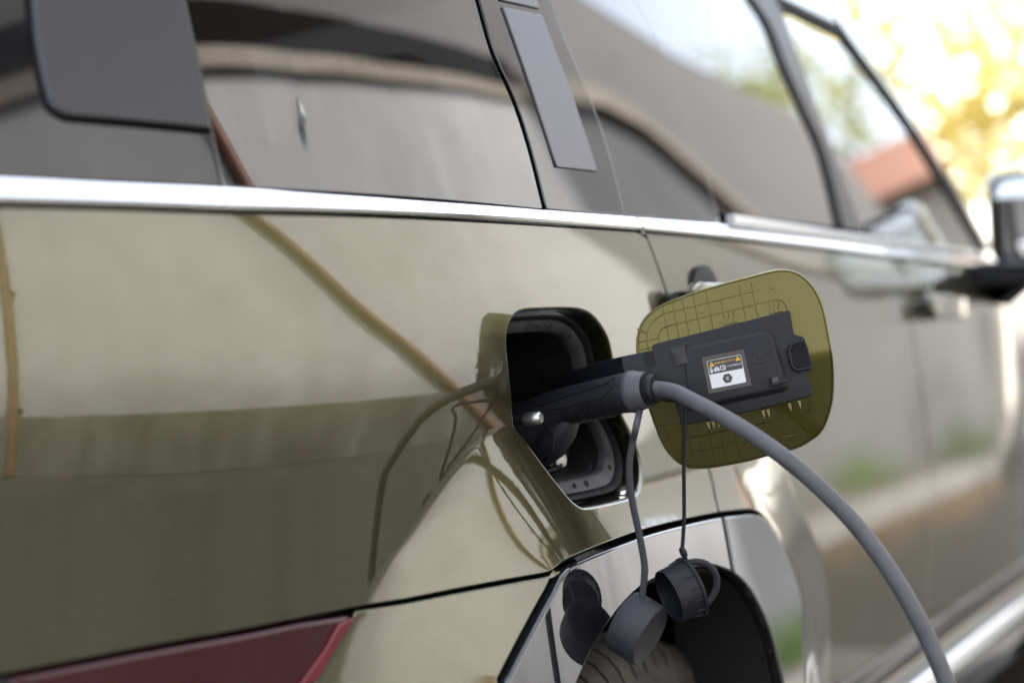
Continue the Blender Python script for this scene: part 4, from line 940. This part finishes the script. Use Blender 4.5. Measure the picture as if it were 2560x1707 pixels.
mb.tube([side_pt(y, dz) for y, dz in ((-.066, .013), (-.058, .0105), (-.04, .0085), (-.02, .0078), (-.004, .0075), (.010, .0085))], .00055, 6)
mb.tube([side_pt(y, dz) for y, dz in ((-.076, .010), (-.070, .004), (-.062, -.001), (-.045, -.003), (-.02, -.003), (0, .0)) ], .00055, 6)
mb.tube([side_pt(y, dz) for y, dz in ((-.072, .0165), (-.064, .011), (-.060, .0108))], .0007, 6)
mb.tube([(GX-.0191, KY_(y), KZ_(z)) for y, z in catmull([(.030, 1.018), (.012, 1.026), (.000, 1.018), (-.004, 1.006), (.004, .992), (.018, .986), (.032, .994), (.038, 1.006)], 5)], .0006, 6)
mb.build('moulded_lines', MAT['lab_black'], hnd, 60)
mb = MB()
gax = Vector((-.05, -1, .12)).normalized(); go = Vector((GX, KY_(-.0825), KZ_(1.0552)))
mb.lathe(go, gax, [(0, .0200), (.0015, .0210), (.006, .0210), (.009, .0198), (.017, .0182), (.0195, .0160), (.0195, .013)], 40); gl_ = mb.build('collar', MAT['gland'], ch, 40)
mb = MB(); mb.lathe(go+gax*.0185, gax, [(0, .0150), (.001, .0162), (.004, .0168), (.0042, .0150), (.008, .0150), (.009, .0140), (.011, .0128), (.011, .008)], 36); mb.build('gland_nut', MAT['plastic_soft'], gl_, 30)
cp = [Vector(p) for p in T['cable']]; start = go+gax*.024
shift = start-cp[0]
pts = [p+shift*max(0, 1-i/5) for i, p in enumerate(cp)]
tail = [pts[-1]+Vector((.004, -.018, -.085)), pts[-1]+Vector((.004, -.034, -.22)), pts[-1]+Vector((-.015, -.045, -.42)), pts[-1]+Vector((-.06, -.05, -.60)), pts[-1]+Vector((-.16, -.12, -.735)), pts[-1]+Vector((-.34, -.24, -.788)), pts[-1]+Vector((-.7, -.5, -.7905)), pts[-1]+Vector((-1.4, -1.1, -.7905)), pts[-1]+Vector((-2.4, -2.2, -.7905))]
allp = pts+tail
fine = [Vector(p) for p in resample3(allp, .02)]
for _ in range(14): fine = fine[:2]+[(a+b*2+c)/4 for a, b, c in zip(fine[1:], fine[2:], fine[3:])]+[fine[-1]]
cpath = catmull([tuple(start-gax*.012)]+[tuple(p) for p in fine], 3, False)
mb = MB(); mb.tube(cpath, .0079, 20); mb.build('cable', MAT['cable'], ch, 60)

# grey dust cap on a strap from the collar
gc = root('dust_cap', 'grey rubber dust cap dangling on a flat strap from the plug collar', 'dust cap')
o_, a_ = T['grey_cap']; o_ = Vector(o_); a_ = Vector(a_).normalized()
mb = MB(); mb.lathe(o_-a_*.001, a_, [(.022, .0240), (.001, .0250), (.0, .0260), (.0, .0292), (.0012, .0299), (.015, .0303), (.0285, .0303), (.0300, .0296), (.0306, .0286), (.0300, .0278), (.0300, .004)], 48, False, True); mb.build('cup', MAT['cap_grey'], gc, 40, True)
sp = [Vector(p) for p in T['strap']]; sp[0] = go+gax*.010+Vector((0, 0, -.018)); 
sp[-1] = sp[-1]+Vector((0, 0, -.004))
mb = MB(); mb.tube(catmull([tuple(p) for p in sp], 6, False), .0033, 12, True, .62, up=(1, .5, 0)); mb.build('strap', MAT['cap_grey'], gc, 50)
# black port cap on a thin cord from the flap
bc = root('port_cap', 'black plastic port cap with ring handle hanging by a thin cord from the open flap', 'port cap')
o_, a_ = T['black_cap']; o_ = Vector(o_); a_ = Vector(a_).normalized(); sideup = (upv - a_*upv.dot(a_)).normalized(); sd_ = a_.cross(sideup)
mb = MB(); mb.lathe(o_-a_*.004, a_, [(.026, .0235), (.004, .0238), (.0, .0245), (.0, .0255), (.0225, .0268), (.0228, .0290), (.0255, .0290), (.0258, .027), (.0262, .004)], 44, False, True); cup = mb.build('cup', MAT['plastic_soft'], bc, 40, True)
mb = MB()
for k_ in range(14):
    an = 2*math.pi*k_/14; dr = sideup*math.cos(an)+sd_*math.sin(an)
    mb.tube([o_+a_*.010+dr*.0262, o_+a_*.019+dr*.0274], .0011, 6)
mb.build('ribs', MAT['plastic_soft'], cup, 50)
mb = MB()
hp = [o_+a_*.022+sideup*(.022*math.cos(t))+a_*(.0255*math.sin(t)) - sd_*.0 for t in [math.pi*k_/18 for k_ in range(19)]]
mb.tube(hp, .0036, 10, True, .55, up=sd_); mb.build('ring_handle', MAT['plastic_soft'], bc, 50)
mb = MB()
ear = o_+a_*.0235+sideup*.0335
mb.lathe(ear-a_*.0016, a_, [(0, .0026), (0, .0052), (.0032, .0052), (.0032, .0026), (0, .0026)], 20, False, False)
mb.box(o_+a_*.0235+sideup*.0285, (.003, .006, .006), Matrix((a_, sd_, sideup)).transposed(), .0006); mb.build('ear', MAT['plastic_soft'], bc, 40)
cd = [Vector(p) for p in T['cord']]; cd[0] = FP(-.0545, -.010, .0265); cd[1] = FP(-.0545, -.019, .0290); 
for i in (2, 3, 4): cd[i] = cd[i]+(cd[1]-Vector(T['cord'][1]))*(1-(i-1)/4)
cd[-1] = ear+sideup*.003
mb = MB(); mb.tube(catmull([tuple(p) for p in cd], 6, False), .0019, 8); mb.build('cord', MAT['rubber'], bc, 50)

# ------------------------------------------------------------------ the street around the car
ENV = dict(
    asphalt=mat('worn_asphalt', (.024, .0235, .022), .95, spec=.08, var=.35, vscale=6, bump=.002, bscale=120),
    paving=mat('dusty_paving', (.10, .09, .078), .95, spec=.1, var=.3, vscale=5, bump=.002, bscale=60),
    kerb=mat('pale_kerb_stone', (.17, .16, .145), .8, var=.2, vscale=8, bump=.001, bscale=90),
    render=mat('pale_wall_render', (.37, .370, .368), .9, var=.10, vscale=1.6, bump=.003, bscale=25),
    fascia=mat('dark_fascia', (.012, .011, .010), .9, spec=.05), tan=mat('tan_timber', (.19, .155, .115), .6, var=.2, vscale=6),
    soffit=mat('grey_soffit', (.33, .32, .31), .7), rust=mat('rust_brown_pole', (.13, .055, .03), .6, var=.3, vscale=8),
    tile=mat('terracotta_tile', (.30, .135, .08), .8, var=.3, vscale=9), cream=mat('cream_wall', (.62, .56, .47), .9, var=.08, vscale=2),
    bark=mat('bark', (.10, .075, .05), .9, var=.4, vscale=12, bump=.01, bscale=20),
    pane=mat('window_pane', (.02, .024, .028), .05, spec=.8), frame=mat('white_frame', (.7, .7, .68), .5), door=mat('brown_door', (.12, .06, .035), .55, var=.2, vscale=6),
    grey=mat('grey_beige_render', (.13, .127, .125), .9, var=.08, vscale=2), plinth=mat('dark_grey_plinth', (.082, .081, .075), .9, var=.3, vscale=2.5),
    shed=mat('shaded_shed_wall', (.100, .102, .106), .9, var=.1, vscale=2),  # the shade on this wall is put into its colour
    pale_ground=mat('added_pale_ground', (.068, .067, .063), .95, spec=.08, var=.25, vscale=2.2, bump=.001, bscale=60),
    lampw=mat('lamp_enamel', (.75, .77, .74), .3),
)
def streaks(m, amount, sc=(7, 7, .35)):
    """faint vertical rain streaks over a wall colour"""
    n, l = nodes_of(m); b = n['Principled BSDF']; src = b.inputs['Base Color'].links[0].from_socket
    tc = n.new('ShaderNodeTexCoord'); mp = n.new('ShaderNodeMapping'); mp.inputs['Scale'].default_value = sc; l.new(tc.outputs['Object'], mp.inputs[0])
    t = n.new('ShaderNodeTexNoise'); t.inputs['Scale'].default_value = 1; t.inputs['Detail'].default_value = 5; l.new(mp.outputs[0], t.inputs['Vector'])
    r = n.new('ShaderNodeMapRange'); r.inputs[1].default_value = .35; r.inputs[2].default_value = .65; r.inputs[3].default_value = 1-amount; r.inputs[4].default_value = 1+amount*.4; l.new(t.outputs[0], r.inputs[0])
    mx = n.new('ShaderNodeMix'); mx.data_type = 'RGBA'; mx.blend_type = 'MULTIPLY'; mx.inputs[0].default_value = 1; l.new(src, mx.inputs[6]); l.new(r.outputs[0], mx.inputs[7]); l.new(mx.outputs[2], b.inputs['Base Color'])
def foot_fade(m):
    """wall foot darkened in colour, softening the mirrored band edge; ragged on top"""
    n, l = nodes_of(m); b = n['Principled BSDF']; src = b.inputs['Base Color'].links[0].from_socket
    tc = n.new('ShaderNodeTexCoord'); sx = n.new('ShaderNodeSeparateXYZ'); l.new(tc.outputs['Object'], sx.inputs[0])
    t = n.new('ShaderNodeTexNoise'); t.inputs['Scale'].default_value = 2.6; t.inputs['Detail'].default_value = 6; l.new(tc.outputs['Object'], t.inputs['Vector'])
    ad = n.new('ShaderNodeMath'); ad.operation = 'MULTIPLY_ADD'; ad.inputs[1].default_value = -.9; l.new(t.outputs[0], ad.inputs[0]); l.new(sx.outputs[2], ad.inputs[2])
    r = n.new('ShaderNodeMapRange'); r.inputs[1].default_value = .12; r.inputs[2].default_value = .75; r.inputs[3].default_value = .62; r.inputs[4].default_value = 1.0; l.new(ad.outputs[0], r.inputs[0])
    mx = n.new('ShaderNodeMix'); mx.data_type = 'RGBA'; mx.blend_type = 'MULTIPLY'; mx.inputs[0].default_value = 1; l.new(src, mx.inputs[6]); l.new(r.outputs[0], mx.inputs[7]); l.new(mx.outputs[2], b.inputs['Base Color'])
streaks(ENV['render'], .07, (2.2, 2.2, .3)); streaks(ENV['plinth'], .42, (3, 3, .25)); foot_fade(ENV['render']); streaks(ENV['shed'], .15)
def leaf_mat(name, col, tr):
    m = bpy.data.materials.new(name); m.use_nodes = True; n, l = nodes_of(m); b = n['Principled BSDF']
    b.inputs['Roughness'].default_value = .55
    tc = n.new('ShaderNodeTexCoord'); t = n.new('ShaderNodeTexNoise'); t.inputs['Scale'].default_value = 1.3; t.inputs['Detail'].default_value = 3; l.new(tc.outputs['Object'], t.inputs['Vector'])
    mx = n.new('ShaderNodeMix'); mx.data_type = 'RGBA'; mx.inputs[6].default_value = (*col, 1); mx.inputs[7].default_value = (col[0]*.75, col[1]*.78, col[2]*.7, 1)
    r = n.new('ShaderNodeMapRange'); r.inputs[1].default_value = .4; r.inputs[2].default_value = .6; l.new(t.outputs[0], r.inputs[0]); l.new(r.outputs[0], mx.inputs[0]); l.new(mx.outputs[2], b.inputs['Base Color'])
    ts = n.new('ShaderNodeBsdfTranslucent'); l.new(mx.outputs[2], ts.inputs[0])
    ms = n.new('ShaderNodeMixShader'); ms.inputs[0].default_value = tr; l.new(b.outputs[0], ms.inputs[1]); l.new(ts.outputs[0], ms.inputs[2]); l.new(ms.outputs[0], n['Material Output'].inputs[0])
    return m
L_YEL = leaf_mat('yellow_leaves', (.80, .66, .24), .5); L_LIME = leaf_mat('lime_leaves', (.42, .42, .07), .45); L_GRN = leaf_mat('green_leaves', (.085, .13, .025), .35)
GRASS = leaf_mat('grass_blades', (.13, .22, .03), .35); DRY = leaf_mat('fallen_leaves', (.33, .16, .05), .2)

def struct(o): o['kind'] = 'structure'; return o
mb = MB(); S = 220; N_ = 22
for i in range(N_+1):
    for j in range(N_+1): mb.v.append((-S+2*S*i/N_, -S+2*S*j/N_, 0))
for i in range(N_):
    for j in range(N_): mb.f.append((i*(N_+1)+j, (i+1)*(N_+1)+j, (i+1)*(N_+1)+j+1, i*(N_+1)+j+1)); mb.mi.append(0)
struct(mb.build('ground', ENV['asphalt'], None, None))
KY = -2.15; WY = -2.75
mb = MB(); mb.add([(-14, WY, .004), (5.1, WY, .004), (5.1, 8, .004), (-14, 8, .004)], [(0, 1, 2, 3)]); struct(mb.build('added_ground', ENV['pale_ground'], None, None))  # added paler ground, makes the lower flank mirror brighter
mb = MB(); mb.add([(5.2, WY-.3, .125), (40, WY-.3, .125), (40, KY-.15, .125), (5.2, KY-.15, .125)], [(0, 1, 2, 3)]); struct(mb.build('pavement', ENV['paving'], None, None))
kerb = bpy.data.objects.new('kerb', None); COL.objects.link(kerb); struct(kerb)
mb = MB(); mb.box((0, 0, 0), (.985, .15, .30), bevel=.018); ks = mb.build('kerb_stone', ENV['kerb'], kerb, 40); ks.location = (5.7, KY-.075, -.015)
for i in range(1, 28):
    c = ks.copy(); COL.objects.link(c); c.parent = kerb; c.location = (5.7+i, KY-.075+random.uniform(-.004, .004), -.015+random.uniform(-.004, .004))

# buildings across the narrow lane: one raked roofline over a pale half and a half painted darker for shade
RAKE = [(-9.0, 3.02), (-3, 3.10), (.5, 3.17), (1.6, 3.22), (2.8, 3.32), (4.2, 3.54), (5.2, 3.74), (6.2, 3.94), (7.4, 4.14), (8.5, 4.26), (9.0, 4.12), (10.2, 3.0), (11.5, 2.55), (14.5, 2.1)]
def rake(x): return lerp_tab(RAKE, x)
def raked(name, x0, x1, z0, z1, ya, yb, m_, parent):
    """slab between two height lines along the lane"""
    xs_ = [x0]+[p[0] for p in RAKE if x0 < p[0] < x1]+[x1]; mb = MB()
    mb.rings([[(x, ya, z0(x)), (x, ya, z1(x)), (x, yb, z1(x)), (x, yb, z0(x))] for x in xs_], True, True)
    return mb.build(name, m_, parent, None, True)
bd = root('rendered_building', 'pale rendered building with dark fascia facing the car, mirrored in its side', 'building')
BX0, BX1 = -9.0, 7.4
raked('wall', BX0, BX1, lambda x: 0, lambda x: rake(x)+.05, WY, WY-5, ENV['render'], bd)
raked('eaves_board', BX0, BX1, lambda x: rake(x)-.03, lambda x: rake(x)+.07, WY+.045, WY-.02, ENV['tan'], bd)
raked('fascia', BX0, BX1, lambda x: rake(x)+.085, lambda x: rake(x)+.32, WY+.03, WY-.02, ENV['fascia'], bd)
raked('upper_wall', BX0, BX1, lambda x: rake(x)+.05, lambda x: rake(x)+2.4, WY-.06, WY-4.9, ENV['grey'], bd)
mb = MB(); mb.box((-1.0, WY+.03, .32), (12.6, .06, .62), bevel=.006); mb.build('plinth', ENV['plinth'], bd, None)
b2 = root('long_shed', 'shed with shade painted into its grey wall and a sloping tan eaves board beside the pale building', 'building')
CX0, CX1 = 7.45, 14.5
raked('wall', CX0, CX1, lambda x: 0, lambda x: rake(x)+.02, WY-.01, WY-4.5, ENV['shed'], b2)
raked('eaves_board', CX0, CX1, lambda x: rake(x)-.02, lambda x: rake(x)+.20, WY+.10, WY-.05, ENV['tan'], b2)
raked('roof', CX0, CX1, lambda x: rake(x)+.02, lambda x: rake(x)+3.0, WY-.08, WY-4.4, ENV['grey'], b2)
# leaning pole
po = root('leaning_pole', 'rust brown metal pole leaning across the pale wall, mirrored as a curved stripe', 'pole')
mb = MB(); mb.tube(catmull([(4.75, WY+.11, .03), (4.13, WY+.06, .43), (3.11, WY+.05, 1.18), (2.48, WY+.05, 1.70), (1.95, WY+.05, 2.42), (1.68, WY+.05, 2.80), (1.36, WY+.05, 3.28)], 6, False), .058, 12); mb.build('shaft', ENV['rust'], po, 60)
dp = root('downpipe', 'brown downpipe fixed to the pale wall behind the car', 'pipe')
mb = MB(); mb.tube([(-.50, WY+.07, .03), (-.50, WY+.07, 3.1)], .04, 12); mb.build('pipe', ENV['rust'], dp, 50)
for z_ in (.7, 1.9, 2.9):
    mb = MB(); mb.box((-.50, WY+.04, z_), (.11, .10, .035), bevel=.005); mb.build('bracket', ENV['fascia'], dp, None)
wl = root('wall_lamp', 'small white enamel wall lamp on the pale building', 'wall lamp')
mb = MB(); mb.lathe((2.62, WY+.06, 3.00), (0, .0, 1), [(0, .005), (.003, .02), (.012, .032), (.03, .040), (.05, .040), (.065, .032), (.075, .02)], 24); mb.build('globe', ENV['lampw'], wl, 60)
mb = MB(); mb.tube([(2.62, WY, 3.10), (2.62, WY+.03, 3.11), (2.62, WY+.06, 3.10), (2.62, WY+.06, 3.07)], .008, 8); mb.build('bracket', ENV['fascia'], wl, 40)

# house with terracotta roof closing the lane
def house(name, label, x0, x1, y0, y1, h, rh, wall, wins):
    r_ = root(name, label, 'house')
    mb = MB(); mb.box(((x0+x1)/2, (y0+y1)/2, h/2), (x1-x0, y1-y0, h)); mb.build('wall', wall, r_, None)
    mb = MB(); cx = (x0+x1)/2; o = .45
    mb.add([(x0-o, y0-o, h-.1), (x0-o, y1+o, h-.1), (cx, y1+o, h+rh), (cx, y0-o, h+rh), (x1+o, y0-o, h-.1), (x1+o, y1+o, h-.1)], [(0, 1, 2, 3), (3, 2, 5, 4), (0, 3, 4), (1, 5, 2)]); mb.build('roof', ENV['tile'], r_, None)
    for (a, b, z) in wins:
        mb = MB(); mb.box((x0-.02, a, z), (.08, b+.16, 1.36), bevel=.01); w_ = mb.build('window', ENV['frame'], r_, None)
        mb = MB(); mb.box((x0-.055, a, z), (.03, b, 1.2)); mb.build('pane', ENV['pane'], w_, None)
    return r_
house('cottage', 'cream house with terracotta roof down the lane, mirrored in the front door glass', 18.5, 26, -11, -2.4, 4.9, 1.7, ENV['cream'], [(-4.0, 1.0, 3.4), (-6.6, 1.0, 3.4), (-4.0, 1.0, 1.4)])

def tree(x, y, h, rad, leaf, label, name, n=5200, ls=.13, seed=1):
    rnd = random.Random(seed); r_ = root(name, label, 'tree', 'trees down the street'); r_.location = (0, 0, 0)
    mb = MB()
    tops = []
    tr = [(x, y, 0), (x+.1, y+.05, h*.2), (x-.05, y+.1, h*.42), (x+.1, y, h*.62), (x, y, h*.85)]
    mb.tube(catmull(tr, 5, False), [max(.03, .20*(1-k/22)) for k in range(21)], 10)
    for k in range(9):
        a = rnd.uniform(0, 6.28); zz = h*rnd.uniform(.3, .65); L = rad*rnd.uniform(.6, .95)
        e = (x+L*math.cos(a), y+L*math.sin(a), zz+h*rnd.uniform(.12, .3)); tops.append(e)
        mb.tube(catmull([(x, y, zz), (x+L*.4*math.cos(a), y+L*.4*math.sin(a), zz+h*.08), e], 4, False), [.08-.008*q for q in range(9)], 7)
    mb.build('trunk', ENV['bark'], r_, 50)
    cl = []
    for k in range(34):
        a = rnd.uniform(0, 6.28); u = rnd.uniform(-1, 1); rr = rad*rnd.uniform(.35, 1.0); q = math.sqrt(1-u*u)
        cl.append((x+rr*q*math.cos(a), y+rr*q*math.sin(a), h*.66+h*.33*u*rnd.uniform(.6, 1.05), rad*rnd.uniform(.18, .36)))
    mb = MB()
    for i in range(n):
        c = rnd.choice(cl); g = [rnd.gauss(0, .5) for _ in range(3)]
        p = Vector((c[0]+g[0]*c[3], c[1]+g[1]*c[3], c[2]+g[2]*c[3]*.8)); s_ = ls*rnd.uniform(.6, 1.3)
        ax = Vector([rnd.gauss(0, 1) for _ in range(3)]).normalized(); b = ax.orthogonal().normalized(); cc = ax.cross(b)
        mb.add([p-b*s_*.9, p+cc*s_*.45, p+b*s_*.9, p-cc*s_*.45], [(0, 1, 2, 3)])
    mb.build('crown', leaf, r_, None)
tree(16, 4.4, 6.5, 2.6, L_YEL, 'yellow leaved tree seen past the wing mirror', 'yellow_tree', 3000, .13, seed=2)
tree(23, 8.5, 8.0, 3.2, L_YEL, 'tall pale yellow tree standing behind the one past the wing mirror', 'yellow_tree', 2600, .15, seed=3)
tree(14.5, 1.4, 5.0, 1.7, L_YEL, 'small yellow tree ahead of the car bonnet', 'yellow_tree', 1500, .10, seed=4)
tree(30, -7.0, 12.5, 3.6, L_LIME, 'lime tree rising behind the terracotta roof', 'lime_tree', seed=5)
tree(30, -13, 11.5, 3.4, L_GRN, 'dark green tree behind the terracotta roof', 'green_tree', seed=6)
tree(31, -1.0, 10.0, 3.2, L_YEL, 'tall yellow tree at the end of the lane', 'yellow_tree', 3500, .14, seed=7)
# grass along the wall foot and fallen leaves on the asphalt
mb = MB(); rnd = random.Random(11)
for i in range(450):
    c = rnd.choice([(7.3, .2), (9.9, .3), (12.8, .4)]); x = c[0]+rnd.gauss(0, c[1]); y = WY+.08+abs(rnd.gauss(0, .14)); h = rnd.uniform(.10, .34)
    a = rnd.uniform(0, 6.28); w = .008; dx, dy = math.cos(a), math.sin(a); l = rnd.uniform(-.08, .08)
    mb.add([(x-dy*w, y+dx*w, .124), (x+dy*w, y-dx*w, .124), (x+dx*l, y+dy*l, .124+h)], [(0, 1, 2)])
g_ = mb.build('grass', GRASS, None, None); tag(g_, 'green grass tufts along the foot of the pale wall', 'grass', kind='stuff')
mb = MB()
for i in range(500):
    x = rnd.uniform(5.5, 12); y = KY+.05+abs(rnd.gauss(0, .22)); a = rnd.uniform(0, 6.28); s_ = rnd.uniform(.02, .05)
    mb.add([(x+s_*math.cos(a), y+s_*math.sin(a), .006), (x-s_*.5*math.sin(a), y+s_*.5*math.cos(a), .016), (x-s_*math.cos(a), y-s_*math.sin(a), .008), (x+s_*.5*math.sin(a), y-s_*.5*math.cos(a), .012)], [(0, 1, 2, 3)])
f_ = mb.build('fallen_leaves', DRY, None, None); tag(f_, 'brown fallen leaves lying along the kerb', 'leaves', kind='stuff')
